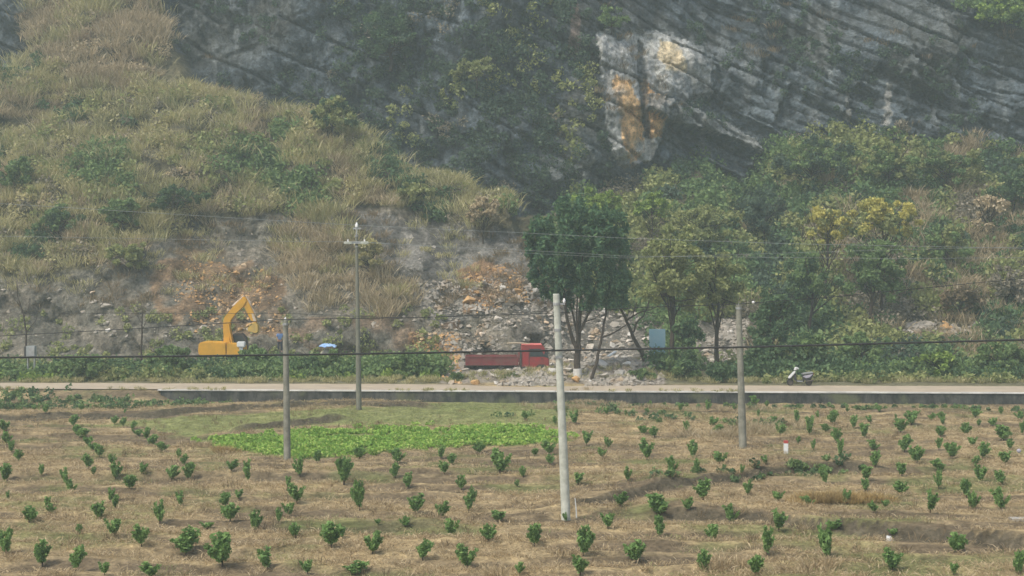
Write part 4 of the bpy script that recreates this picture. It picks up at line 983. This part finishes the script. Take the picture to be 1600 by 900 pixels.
for x_ in (.3, 1.4, 2.6, 3.8): mb.box((x_, .95, .72), (.1, 1.0, .14))
mb.build('chassis', M['chassis'], TR)
bed = MB().box((1.75, .95, .88), (3.62, 2.1, .1)).build('bed_floor', M['chassis'], TR)
for y_, nm in ((-.1, 'side_board'), (2.0, 'side_board')):
    mb = MB(); mb.box((1.75, y_, 1.2), (3.6, .06, .62))
    s_ = -.045 if y_ < 1 else .045
    for x_ in (.05, .95, 1.75, 2.6, 3.5): mb.box((x_, y_ + s_, 1.2), (.07, .05, .64))
    mb.box((1.75, y_ + s_ * 1.05, 1.5), (3.62, .05, .06)); mb.box((1.75, y_ + s_ * 1.05, .91), (3.62, .05, .06)); mb.build(nm, M['redbed'], TR)
MB().box((-.08, .95, 1.2), (.06, 2.04, .62)).build('tail_board', M['redbed'], TR)
MB().box((3.62, .95, 1.35), (.06, 2.04, .95)).build('head_board', M['redbed'], TR)
MB().box((1.75, .95, 1.12), (3.3, 1.9, .4)).build('load', M['rock'], TR)
# cab: side outline
cab = [(3.78, .62), (3.78, 2.22), (3.9, 2.34), (5.15, 2.34), (5.32, 2.25), (5.62, 1.55), (5.68, 1.2), (5.68, .62), (5.45, .5), (4.0, .5)]
cb = MB().prism(cab, -.02, 1.92).build('cab', M['red'], TR, bevel=.05)
for y_ in (-.03, 1.93):
    MB().prism([(4.35, 1.5), (4.35, 2.08), (5.1, 2.08), (5.4, 1.5)], y_ - .012, y_ + .012).build('side_window', M['glass'], cb)
    MB().prism([(4.28, .75), (4.28, 2.14), (4.32, 2.14), (4.32, .75)], y_ - .01, y_ + .01).build('door_seam', M['black'], cb)
    MB().box((5.2, y_ + (.04 if y_ > 1 else -.04), 1.35), (.14, .04, .04)).build('door_handle', M['black'], cb)
MB().prism([(5.665, 1.42), (5.36, 2.2), (5.34, 2.2), (5.63, 1.42)], .12, 1.78).build('windscreen', M['glass'], cb)
MB().prism([(5.30, 1.5), (5.42, 2.0), (5.60, 1.6), (5.62, 1.4)], -.04, -.022).build('quarter_window', M['glass'], cb)
MB().box((5.72, .95, .66), (.14, 1.95, .24)).build('bumper', M['red'], TR, bevel=.02)
for y_ in (.25, 1.65): MB().box((5.69, y_, .95), (.06, .3, .18)).build('headlight', M['porcelain'], cb)
mb = MB(); mb.prism([(4.72, .5), (4.78, .78), (4.95, .93), (5.35, .93), (5.52, .78), (5.58, .5)], -.05, -.03); mb.build('wheel_arch', M['black'], cb)
mb = MB(); mb.tube([(5.5, -.05, 1.95), (5.55, -.28, 1.95), (5.55, -.28, 1.7)], .018, 6); mb.box((5.55, -.28, 1.72), (.07, .14, .32)); mb.build('mirror', M['black'], cb)
mb = MB(); mb.box((4.5, .95, 2.37), (1.4, 1.8, .05)); mb.build('roof_panel', solid('pale red paint', (.75, .22, .2), (.6, .14, .13), .6), cb, bevel=.015)  # roof panel in a paler red than the cab
MB().box((3.72, -.02, 1.25), (.10, .12, 1.25)).build('exhaust_stack', M['chassis'], TR)
MB().box((4.0, .1, .6), (.5, .4, .35)).build('fuel_tank', M['chassis'], TR, bevel=.04)
o = MB().tube([(0, 0, 0), (.8, .1, .03), (1.7, .25, -.06)], .05, 8).build('wooden_pole', M['timber']); o.location = g0 + Vector((2.95, .4, 2.47)); o.rotation_euler = (0, 0, 0); tag(o, 'pale wooden pole lying over the truck cab roof', 'pole')

# ------------------------------------------------------------------ excavator
De = 118.0; e0 = P(362, 574, De); e0.z = float(gz(e0.x, De)) + .1
EX = thing('excavator', 'orange yellow tracked excavator with raised bent boom digging at the orange slope', 'excavator', e0)
def ex(px, py): p_ = P(px, py, De) - e0; return (p_.x, p_.z)
for y_ in (-1.0, .75):
    mb = MB(); o_ = [(-1.6, .1), (-1.75, .4), (-1.6, .72), (-1.3, .82), (1.3, .82), (1.6, .72), (1.75, .4), (1.6, .1), (1.3, 0), (-1.3, 0)]
    mb.prism(o_, y_, y_ + .45); tr = mb.build('track', M['rubber'], EX, bevel=.04)
    for x_ in (-1.3, -.65, 0, .65, 1.3): MB().tube([(x_, y_ - .03, .4), (x_, y_ + .48, .4)], .22, 14).build('roller', M['chassis'], tr)
MB().tube([(0, 0, .6), (0, 0, .98)], .7, 24).build('slew_ring', M['chassis'], EX)
MB().prism([(-2.3, 1.05), (-2.36, 1.35), (-2.3, 1.95), (-2.1, 2.03), (-.25, 1.98), (-.2, 1.05), (-.8, .92), (-1.9, .92)], -1.15, 1.15).build('counterweight', M['orange'], EX, bevel=.06)
MB().prism([(-.18, 1.0), (-.18, 1.92), (-.05, 1.98), (.6, 1.9), (1.15, 1.75), (1.2, 1.0)], -1.12, .1).build('engine_housing', M['orange'], EX, bevel=.04)
MB().box((.55, -.5, 1.02), (2.2, 1.1, .14)).build('deck_edge', M['yellowsteel'], EX)
cbx = MB().prism([(-.05, 1.0), (-.05, 2.5), (.1, 2.62), (.75, 2.62), (1.02, 2.3), (1.12, 1.6), (1.05, 1.0)], .35, 1.15).build('cab', M['chassis'], EX, bevel=.04)
for y_ in (.335, 1.165): MB().prism([(.1, 1.5), (.1, 2.45), (.7, 2.45), (.9, 2.2), (.97, 1.5)], y_ - .012, y_ + .012).build('cab_window', M['glass'], cbx)
boom = [ex(349, 553), ex(350, 530), ex(349, 505), ex(351, 496), ex(363, 481), ex(376, 468), ex(383, 465), ex(386, 470), ex(381, 479), ex(370, 489), ex(361, 501), ex(360, 530), ex(361, 553)]
MB().prism(boom, -.22, .2).build('boom', M['orange'], EX, bevel=.03)
arm = [ex(378, 464), ex(383, 464), ex(389, 473), ex(396, 487), ex(402, 503), ex(398, 505), ex(392, 500), ex(385, 486), ex(380, 474)]
am = MB().prism(arm, -.15, .15).build('stick', M['orange'], EX, bevel=.025)
MB().prism([ex(393, 489), ex(397, 490), ex(401, 502), ex(397, 503)], -.17, .17).build('wear_plate', M['wornsteel'], am)
def cyl(a, b, r_, n, par=EX):
    a, b = ex(*a), ex(*b); MB().tube([(a[0], 0, a[1]), ((a[0] + b[0]) / 2, 0, (a[1] + b[1]) / 2), ((a[0] + b[0]) / 2, 0, (a[1] + b[1]) / 2), (b[0], 0, b[1])], [r_, r_, r_ * .55, r_ * .55], 10).build(n, M['wornsteel'], par)
cyl((364, 478), (381, 462), .075, 'hydraulic_cylinder'); cyl((385, 463), (399, 491), .06, 'hydraulic_cylinder')
for s_ in (-.3, .28):
    a, b = ex(364, 540), ex(358, 505); MB().tube([(a[0], s_, a[1]), (b[0], s_, b[1])], .06, 10).build('hydraulic_cylinder', M['orange'], EX)
bk = MB(); bk.prism([ex(401, 504), ex(404, 508), ex(404, 518), ex(401, 520), ex(389, 517), ex(388, 511), ex(391, 514), ex(400, 515), ex(400, 508), ex(394, 506), ex(396, 504)], -.42, .42)
for y_ in (-.4, .38): bk.prism([ex(401, 504), ex(404, 508), ex(404, 518), ex(390, 517), ex(389, 511)], y_, y_ + .03)
bk = bk.build('bucket', M['yellowsteel'], EX, bevel=.01)
for y_ in (-.36, -.12, .12, .36): MB().prism([ex(389, 511), ex(389, 517), ex(385, 513)], y_ - .04, y_ + .04).build('tooth', M['wornsteel'], bk)
# white machine part or box beside the cab
bp = P(377, 556, 117.0); bp.z = gzf(bp.x, bp.y)
wbx = thing('white_tank', 'white tank on a narrow stand just right of the excavator cab', 'tank', bp)
hz_ = P(377, 540, 117).z - bp.z
MB().box((0, 0, hz_ + .1), (.62, .5, .42)).build('tank_body', M['white'], wbx, bevel=.05); MB().box((.02, 0, (hz_ - .1) / 2), (.3, .3, hz_ - .1)).build('stand', M['white'], wbx, bevel=.02)

# ------------------------------------------------------------------ person in a blue shirt, half hidden by the bushes
def skin_body(name, joints, edges, parent, m, root=0, sub=2):
    me = bpy.data.meshes.new(name); me.from_pydata([j[0] for j in joints], edges, []); o = link(name, me, m, parent)
    sk = o.modifiers.new('skin', 'SKIN')
    for i, j in enumerate(joints):
        me.skin_vertices[0].data[i].radius = (j[1] if hasattr(j[1], '__len__') else (j[1], j[1])); me.skin_vertices[0].data[i].use_root = (i == root)
    s_ = o.modifiers.new('sub', 'SUBSURF'); s_.levels = s_.render_levels = sub; return o
pb = (hit(438, 549) or P(438, 549, 119)) + Vector((0, -.25, -.05))
PE = thing('person', 'person in a blue shirt and dark trousers standing behind the bushes by the left pole', 'person', pb, math.radians(200))
J = [((0, 0, .95), (.14, .10)), ((0, 0, 1.15), (.13, .09)), ((0, .01, 1.36), (.16, .10)), ((0, .01, 1.46), (.06, .055)), ((0, .02, 1.53), (.055, .055)), ((0, .03, 1.60), (.085, .10)), ((0, .02, 1.68), (.06, .07)),
     ((.18, .0, 1.40), .055), ((.25, .03, 1.15), .042), ((.22, .16, .96), .033), ((.21, .22, .90), (.035, .018)),
     ((-.18, .0, 1.40), .055), ((-.25, -.02, 1.13), .042), ((-.26, .05, .88), .033), ((-.26, .07, .80), (.035, .018)),
     ((.09, 0, .86), .10), ((.11, .02, .50), .065), ((.12, -.02, .10), .045), ((.12, .12, .04), .04), ((-.09, 0, .86), .10), ((-.12, .03, .50), .065), ((-.13, -.03, .10), .045), ((-.13, .11, .04), .04)]
E = [(0, 1), (1, 2), (2, 3), (3, 4), (4, 5), (5, 6), (2, 7), (7, 8), (8, 9), (9, 10), (2, 11), (11, 12), (12, 13), (13, 14), (0, 15), (15, 16), (16, 17), (17, 18), (0, 19), (19, 20), (20, 21), (21, 22)]
for hi, sgn in ((10, 1), (14, -1)):
    hp = Vector(J[hi][0])
    for k in range(4):
        n0 = len(J); off = (k - 1.5) * .018; L = (.06, .072, .068, .052)[k]
        J.append(((hp.x + sgn * .004, hp.y + off * .8 + .01, hp.z - .045), .0095)); J.append(((hp.x - sgn * .008, hp.y + off + .015, hp.z - .045 - L), .008)); E += [(hi, n0), (n0, n0 + 1)]
    n0 = len(J); J.append(((hp.x - sgn * .02, hp.y + .045, hp.z - .02), .011)); J.append(((hp.x - sgn * .03, hp.y + .06, hp.z - .06), .009)); E += [(hi, n0), (n0, n0 + 1)]
skin_body('body', J, E, PE, M['skin'])
skin_body('shirt', [((0, 0, .92), (.17, .13)), ((0, 0, 1.12), (.165, .12)), ((0, .01, 1.34), (.19, .125)), ((0, .01, 1.44), (.09, .075)), ((.19, 0, 1.40), .08), ((.24, .02, 1.20), .068), ((-.19, 0, 1.40), .08), ((-.24, -.01, 1.18), .068)],
          [(0, 1), (1, 2), (2, 3), (2, 4), (4, 5), (2, 6), (6, 7)], PE, M['shirt'])
skin_body('trousers', [((0, 0, .92), (.165, .125)), ((.095, 0, .82), .118), ((.112, .02, .5), .09), ((.12, -.02, .1), .072), ((-.095, 0, .82), .118), ((-.12, .03, .5), .09), ((-.13, -.03, .1), .072)],
          [(0, 1), (1, 2), (2, 3), (0, 4), (4, 5), (5, 6)], PE, M['trousers'])
MB().ball((0, .005, 1.665), (.095, .108, .075), 16).build('hair', M['hair'], PE, smooth=True)
mb = MB(); mb.ball((.035, .125, 1.625), .012, 8); mb.ball((-.035, .125, 1.625), .012, 8); mb.build('eyes', M['black'], PE)
MB().ball((0, .138, 1.59), (.014, .02, .024), 8).build('nose', M['skin'], PE, smooth=True)
MB().box((0, .128, 1.553), (.045, .012, .01)).build('mouth', M['trousers'], PE)
for s_ in (-1, 1): MB().ball((s_ * .092, .02, 1.60), (.012, .024, .034), 8).build('ear', M['skin'], PE, smooth=True)

# ------------------------------------------------------------------ scooter
D_ = 103.6; q0 = P(1250, 604, D_); q0.z = .768
SC = thing('scooter', 'white and grey motor scooter parked on its stand at the right of the road', 'scooter', q0, math.radians(180))
def sw(x, z, R):
    e = bpy.data.objects.new('wheel', None); C.link(e); e.parent = SC; e.location = (x, 0, z)
    MB().ring((0, 0, 0), R - .05, .05).build('tyre', M['rubber'], e); MB().tube([(0, -.04, 0), (0, .04, 0)], R * .62, 16).build('rim', M['chassis'], e)
sw(.66, .24, .24); sw(-.60, .24, .24)                 # front wheel at +x, turned to the left of the photo
MB().prism([(.82, .52), (.78, .60), (.40, 1.0), (.30, 1.0), (.36, .86), (.60, .58), (.74, .48)], -.17, .17).build('front_shield', M['porcelain'], SC, bevel=.03)
MB().prism([(.86, .46), (.78, .54), (.60, .56), (.44, .46), (.48, .43), (.62, .5), (.78, .47)], -.09, .09).build('front_mudguard', M['black'], SC, bevel=.015)
hd = MB().prism([(.44, 1.04), (.40, 1.2), (.28, 1.27), (.10, 1.22), (.08, 1.12), (.22, 1.06)], -.13, .13).build('headlight_cowl', M['white'], SC, bevel=.035)
MB().prism([(.42, 1.08), (.385, 1.2), (.40, 1.2), (.455, 1.08)], -.08, .08).build('headlight', M['glass'], hd)
MB().tube([(.2, -.34, 1.13), (.26, -.12, 1.13), (.26, .12, 1.13), (.2, .34, 1.13)], .022, 8).build('handlebar', M['black'], SC)
for s_ in (-1, 1):
    mb = MB(); mb.tube([(.24, s_ * .2, 1.13), (.26, s_ * .26, 1.34)], .009, 6); mb.ball((.26, s_ * .27, 1.38), (.015, .06, .045), 10); mb.build('mirror', M['black'], SC)
MB().tube([(.24, 0, 1.12), (.50, 0, .62), (.64, 0, .26)], .035, 8).build('fork', M['black'], SC)
MB().prism([(.36, .86), (.44, .55), (.36, .34), (.22, .28), (-.22, .26), (-.28, .36), (.16, .38), (.26, .5), (.28, .84)], -.14, .14).build('leg_shield', M['black'], SC, bevel=.02)
MB().prism([(.24, .36), (.20, .27), (-.14, .25), (-.18, .34)], -.155, .155).build('footboard', M['steel'], SC, bevel=.01)
MB().prism([(-.16, .36), (-.20, .66), (-.12, .76), (-.55, .80), (-.86, .86), (-.90, .74), (-.78, .5), (-.5, .34)], -.15, .15).build('rear_body', M['black'], SC, bevel=.03)
MB().prism([(-.16, .62), (-.40, .50), (-.62, .56), (-.86, .78), (-.84, .82), (-.3, .72)], -.17, .17).build('side_panel', M['cloth'], SC, bevel=.02)
MB().prism([(-.08, .76), (-.10, .84), (-.40, .90), (-.78, .96), (-.90, .90), (-.84, .84), (-.4, .80)], -.13, .13).build('seat', M['steel'], SC, bevel=.03)
MB().tube([(-.35, .16, .28), (-.75, .17, .36), (-.88, .17, .38)], [.03, .055, .05], 10).build('exhaust', M['chassis'], SC)
MB().tube([(-.30, -.05, .33), (-.22, -.16, .02)], .014, 6).build('stand', M['steel'], SC)
MB().box((-.915, 0, .8), (.04, .16, .08)).build('tail_light', M['red'], SC)

# ------------------------------------------------------------------ small things
b = P(1228, 716, 71.7); b.z = gzf(b.x, b.y)
t_ = thing('marker_post', 'short white marker post with a red top in the right field', 'post', b); h_ = P(1228, 688, 71.7).z - b.z
MB().box((0, 0, h_ * .38), (.19, .19, h_ * .8)).build('post_body', M['white'], t_, bevel=.015); MB().box((0, 0, h_ * .88), (.195, .195, h_ * .2)).build('red_cap', M['signred'], t_, bevel=.015)
b = P(901, 803, 56); b.z = gzf(b.x, b.y)
o = MB().tube([(0, 0, -.05), (-.02, 0, .35), (-.06, 0, .72)], [.022, .02, .018], 8).build('stake', M['white']); o.location = b; tag(o, 'thin white stake just right of the white pole foot', 'stake')
b = P(1388, 850, 50.2); b.z = gzf(b.x, b.y)
o = link('white_stone', rock_mesh(77), M['porcelain']); o.location = b; o.scale = (.36, .3, .46); o.rotation_euler = (.2, .5, .4); tag(o, 'whitish stone lying below the low bank at the lower right', 'stone')
b = P(1592, 822, 53.5); b.z = gzf(b.x, b.y) + .1
t_ = thing('concrete_slab', 'grey concrete slab bridging a dark gap at the right edge', 'slab', b, math.radians(-4)); MB().box((.5, 0, .06), (1.6, .5, .09)).build('slab_top', M['slab'], t_, bevel=.012)
for x_ in (-.15, 1.1): MB().box((x_, .02, -.07), (.16, .44, .15)).build('support', M['slab'], t_, bevel=.01)
b = P(1592, 712, 72.5); b.z = gzf(b.x, b.y)
t_ = thing('wrapped_stake', 'stake with a lilac plastic scrap at the right edge', 'stake', b); MB().tube([(0, 0, -.05), (.02, 0, .45)], .02, 7).build('stake_shaft', M['timber'], t_); MB().ball((0, 0, .28), (.11, .07, .1), 10).build('plastic_scrap', M['cloth'], t_)
# blue sheet
b = P(1027, 556, 110.5); b.z = gzf(b.x, b.y); h_ = P(1027, 514, 110.5).z - b.z
t_ = thing('metal_sheet', 'faded blue metal sheet standing upright behind the rounded dark bush', 'metal sheet', b, math.radians(-8))
mb = MB(); n = 17
for i in range(n):
    x0 = -.58 + 1.16 * i / n; mb.box((x0 + .034, -.012 * (i % 2), h_ / 2), (.066, .03, h_))
mb.build('corrugated_panel', M['bluesheet'], t_); MB().box((0, .05, h_ * .5), (.05, .05, h_)).build('post', M['timber'], t_); MB().box((0, .05, h_ * .9), (1.1, .05, .05)).build('rail', M['timber'], t_)
# blue tarpaulin bundle
b = P(512, 541, 113.5); t_z = b.z - gzf(b.x, b.y)
bm = bmesh.new(); bmesh.ops.create_grid(bm, x_segments=24, y_segments=10, size=1)
for v_ in bm.verts: v_.co = Vector((v_.co.x * .62, v_.co.y * .5, .16 * (1 - v_.co.x ** 4) * (1 - v_.co.y ** 2) + float(vnoise(v_.co.x * 5, v_.co.y * 5, 0, 3)) * .12))
gm = bmesh.ops.extrude_face_region(bm, geom=bm.faces[:]); bmesh.ops.translate(bm, verts=[e for e in gm['geom'] if isinstance(e, bmesh.types.BMVert)], vec=(0, 0, -.03)); bmesh.ops.recalc_face_normals(bm, faces=bm.faces)
me = bpy.data.meshes.new('tarpaulin'); bm.to_mesh(me); bm.free(); o = link('tarpaulin', me, M['tarp']); o.location = b + Vector((0, 0, -.05)); tag(o, 'blue tarpaulin spread over a mound behind the bushes', 'tarpaulin')
o = link('spoil_mound', rock_mesh(91), M['rock']); o.location = (b.x, b.y + .1, b.z - 1.42); o.scale = (2.0, 1.6, 2.4); tag(o, 'low stone heap carrying the blue tarpaulin', 'stone heap')
# grey box on legs at the far left
b = P(48, 560, 108.5); b.z = gzf(b.x, b.y); zc = P(48, 549, 108.5).z - b.z
t_ = thing('junction_box', 'grey metal box on a frame at the far left verge', 'junction box', b)
bx_ = MB().box((.05, 0, zc), (.62, .42, .78)).build('box_body', M['grey'], t_, bevel=.02); MB().box((.12, -.225, zc), (.4, .02, .62)).build('door', M['steel'], bx_); MB().box((-.34, 0, zc), (.14, .36, .72)).build('side_panel', M['black'], bx_)
for x_ in (-.18, .28): MB().box((x_, 0, (zc - .39) / 2), (.06, .3, zc - .39)).build('leg', M['steel'], t_)
# timber beam and slab by the leaning trees
for px0, py0, px1, py1, D, nm, lab, mt, th in ((938, 562, 1005, 558, 109.0, 'timber_beam', 'long pale timber lying across the rubble behind the leaning trees', 'timber', .12),
                                        (950, 557, 962, 549, 109.5, 'white_board', 'short white board propped in the rubble right of the trees', 'white', .09), (742, 533, 812, 541, 116.5, None, None, None, 0)):
    if nm is None: continue
    a, b_ = P(px0, py0, D), P(px1, py1, D + .5); o = MB().box((0, 0, 0), ((b_ - a).length, .25, th)).build(nm, M[mt], bevel=.01)
    o.location = (a + b_) / 2; o.rotation_euler = (b_ - a).to_track_quat('X', 'Z').to_euler(); tag(o, lab, 'timber' if mt == 'timber' else 'board')

# ------------------------------------------------------------------ young citrus trees: (zoom x, top, foot, width) read off three enlarged thirds
SL_ = [(22,170,225,50),(30,225,285,45),(55,265,320,50),(85,310,360,45),(340,150,200,60),(355,190,235,50),(385,210,255,60),(410,245,290,55),(435,275,310,50),(460,290,340,50),(530,150,190,40),(570,155,200,40),(610,175,215,40),(640,205,245,45),(680,205,260,50),(705,240,290,60),(750,270,320,50),
(160,95,125,30),(213,95,140,30),(375,95,130,25),(575,115,140,15),(22,380,460,60),(190,365,430,30),(310,395,470,60),(330,445,510,50),(410,330,400,50),(432,390,425,30),(515,330,375,35),(535,370,445,60),(600,425,490,60),(655,365,418,50),(795,375,450,60),(850,330,380,35),(870,375,450,60),(825,305,350,30),(1070,350,405,50),(1150,355,460,55),(1335,430,495,45),(1390,350,435,50),(1590,350,470,60),(1470,310,370,40),
(40,495,540,30),(215,525,575,50),(235,555,605,50),(135,575,645,80),(510,480,550,50),(535,515,580,45),(460,540,630,75),(740,540,650,80),(838,500,570,45),(1045,510,570,60),(1105,490,535,45),(1065,555,640,80),(1375,470,555,70),(1340,545,620,50),(1290,580,650,45),(1180,595,690,80),(960,635,675,60),(1370,645,715,50),(30,680,800,90),(195,735,850,70),(530,615,710,80),(655,655,755,90),(350,755,870,80),(485,820,889,60),(860,670,800,115),(1030,695,850,120),(1240,755,865,100),(700,825,900,110),(1425,810,885,60),(1535,640,760,110),(370,650,700,30)]
SC_ = [(25,345,470,70),(95,300,350,60),(270,300,370,60),(260,375,440,50),(470,290,350,40),(520,320,380,60),(487,350,420,60),(650,270,325,50),(745,300,420,80),(905,300,335,40),(975,265,330,60),(977,330,380,35),(853,385,435,35),(823,445,480,30),(320,415,490,40),(95,445,590,80),(355,510,605,65),(470,550,625,65),(565,425,495,55),(600,480,600,70),(180,620,655,35),(305,615,665,55),(515,610,710,75),(735,590,640,75),(690,655,735,90),(905,660,755,80),(15,650,720,40),(155,690,790,90),(385,720,820,80),(590,740,860,115),(75,820,889,100),(835,825,889,60),(1050,600,640,35),(1245,590,675,65),(1130,670,800,80),(1115,800,889,90),(1375,730,830,115),(1485,615,715,60),(1480,520,610,110),(1300,505,570,60),(1335,390,455,50),(1540,335,425,60),(1425,250,355,60),(1215,300,345,40),(1145,210,290,40),(1245,250,300,50),(1460,200,250,50),(1410,195,240,40),(1105,415,470,60),(860,130,170,40),(1090,130,190,60),(1240,105,145,40),(1325,120,150,25),(1442,80,110,30),(1430,115,140,25),(1580,90,130,25),(1000,150,190,30)]
SR_ = [(135,80,130,35),(258,95,125,20),(355,60,100,40),(410,75,110,30),(370,125,160,15),(150,155,200,60),(185,190,235,60),(42,180,225,50),(450,155,190,50),(475,180,240,60),(548,130,185,40),(608,155,240,50),(645,125,165,20),(715,130,190,50),(730,210,275,60),(680,190,225,40),(812,150,210,45),(860,180,255,60),(890,150,185,40),(783,110,135,20),(930,105,135,25),(1005,140,165,20),(1030,165,230,80),(1045,235,320,60),(1080,135,195,60),(1100,120,150,30),(1170,135,175,35),(1220,130,170,40),(1225,155,190,30),(1215,190,250,60),(1205,255,310,35),(1270,280,350,70),(1330,180,240,60),(1360,240,295,40),(1375,115,160,40),(1390,160,200,30),(1455,155,200,50),(1493,110,145,25),(1505,200,265,80),(1535,260,305,50),(1580,130,170,45),(1590,170,240,30),(1510,305,375,65),(1410,265,350,60),(1375,335,385,40),(1395,380,460,65),(1490,410,470,70),(1495,480,590,85),(1365,510,590,75),(1335,450,530,70),(1215,345,410,60),(1205,400,490,50),(1165,485,600,85),(1105,295,370,75),(1035,365,430,65),(1025,455,515,60),(905,260,310,60),(910,310,390,60),(865,380,450,60),(865,445,500,45),(750,260,345,55),(680,385,470,60),(555,245,280,25),(625,260,310,25),(65,260,345,60),(190,305,375,65),(405,335,375,40),(290,375,420,30),(90,350,420,30),(115,445,540,85),(320,450,520,60),(460,490,550,45),(595,520,570,60),(770,490,560,70),(905,545,600,45),(960,535,575,35),(45,530,590,45),(245,555,650,75),(465,580,685,85),(160,650,730,75),(410,660,800,90),(690,640,820,115),(725,630,680,60),(995,665,705,50),(1295,680,790,85),(990,770,870,70),(125,765,880,80),(355,805,889,85),(1575,780,889,70),(1275,835,889,50)]
Z_ = 540 / 1600
sap = [(x * Z_ + o_, 600 + a * Z_, 600 + b_ * Z_, w * Z_) for L_, o_ in ((SL_, 0), (SC_, 530), (SR_, 1060)) for x, a, b_, w in L_]
CR_, TK_ = [], []
for s_ in range(9):
    nr = np.random.default_rng(300 + s_); rd = random.Random(s_); k = rd.randint(9, 14)
    # a narrow foot widening upwards: leafy shoots rise from a short stem
    cc = []; shoots = []
    for i in range(k):
        an = rd.uniform(0, 6.28); tp = rd.uniform(.55, 1.0); rad = rd.uniform(.05, .42) * (1.15 - abs(tp - .72))
        e = np.array((math.cos(an) * rad, math.sin(an) * rad, tp * .88)); shoots.append(e)
        for u_ in np.linspace(.22, 1, 6): cc.append(np.array((e[0] * u_, e[1] * u_, .14 + (e[2] - .14) * u_)))
    cc = np.array(cc); R = nr.uniform(.08, .15, len(cc))
    V = leaves(cc, R, 17, .07, nr, hollow=.15, elong=2.1)
    CR_.append(fast_mesh('crown', V, 4)); CR_[-1].materials.append(M['sapling'])
    mb = MB(); mb.tube([(0, 0, -.12), (.01, 0, .12), (0, .01, .3)], [.028, .024, .018], 6)
    for e in shoots[:7]: mb.tube([(0, 0, .1), (e[0] * .5, e[1] * .5, .42), tuple(e * .9)], [.016, .011, .006], 5)
    bmesh.ops.recalc_face_normals(mb.bm, faces=mb.bm.faces); me = bpy.data.meshes.new('trunk'); mb.bm.to_mesh(me); mb.bm.free(); me.materials.append(M['bark']); TK_.append(me)
rd = random.Random(5); items = []
for (a, tp, ft, w) in sap:
    hh = ft - tp
    items.append((a, ft, ('tall' if hh > 38 else 'short' if hh < 15 else 'small' if hh < 22 else 'broad' if w > hh * .95 else 'slim' if w < hh * .6 else 'bushy') + ' green'))
labs = describe(items, LM, 'citrus sapling', 2.0)
proto = thing('young_citrus_tree', '', 'sapling'); pt = link('trunk', TK_[0], None, proto); pc = link('crown', CR_[0], None, proto)
for i, ((a, tp, ft, w), lab) in enumerate(zip(sap, labs)):
    h = hit(a, ft - 1); s_ = h.y / F; ht = (ft - tp) * s_ * 1.06; wd = w * s_
    if i == 0: t_, k_, c_ = proto, pt, pc
    else:
        t_ = proto.copy(); C.link(t_); k_ = pt.copy(); C.link(k_); k_.parent = t_; c_ = pc.copy(); C.link(c_); c_.parent = t_
        v_ = rd.randrange(9); k_.data = TK_[v_]; c_.data = CR_[v_]
    t_.location = (h.x, h.y, h.z); t_.rotation_euler = (rd.uniform(-.08, .08), rd.uniform(-.08, .08), rd.uniform(0, 6.28)); kk = rd.uniform(1.05, 1.55); t_.scale = (wd * kk, wd * kk, ht * rd.uniform(1.0, 1.15))
    tag(t_, lab, 'sapling', 'young citrus trees planted in rows over the field')

# ------------------------------------------------------------------ haze
m = bpy.data.materials.new('haze'); m.use_nodes = True; t = m.node_tree; t.nodes.remove(t.nodes['Principled BSDF'])
v = N(t, 'ShaderNodeVolumePrincipled'); v.inputs['Color'].default_value = (.77, .93, .93, 1); v.inputs['Density'].default_value = .0011; v.inputs['Anisotropy'].default_value = .2
t.links.new(v.outputs[0], t.nodes['Material Output'].inputs['Volume'])
o = MB().box((0, 200, 37), (830, 560, 78)).build('haze', m); tag(o, 'pale bluish haze over the whole valley', 'haze', kind='stuff')
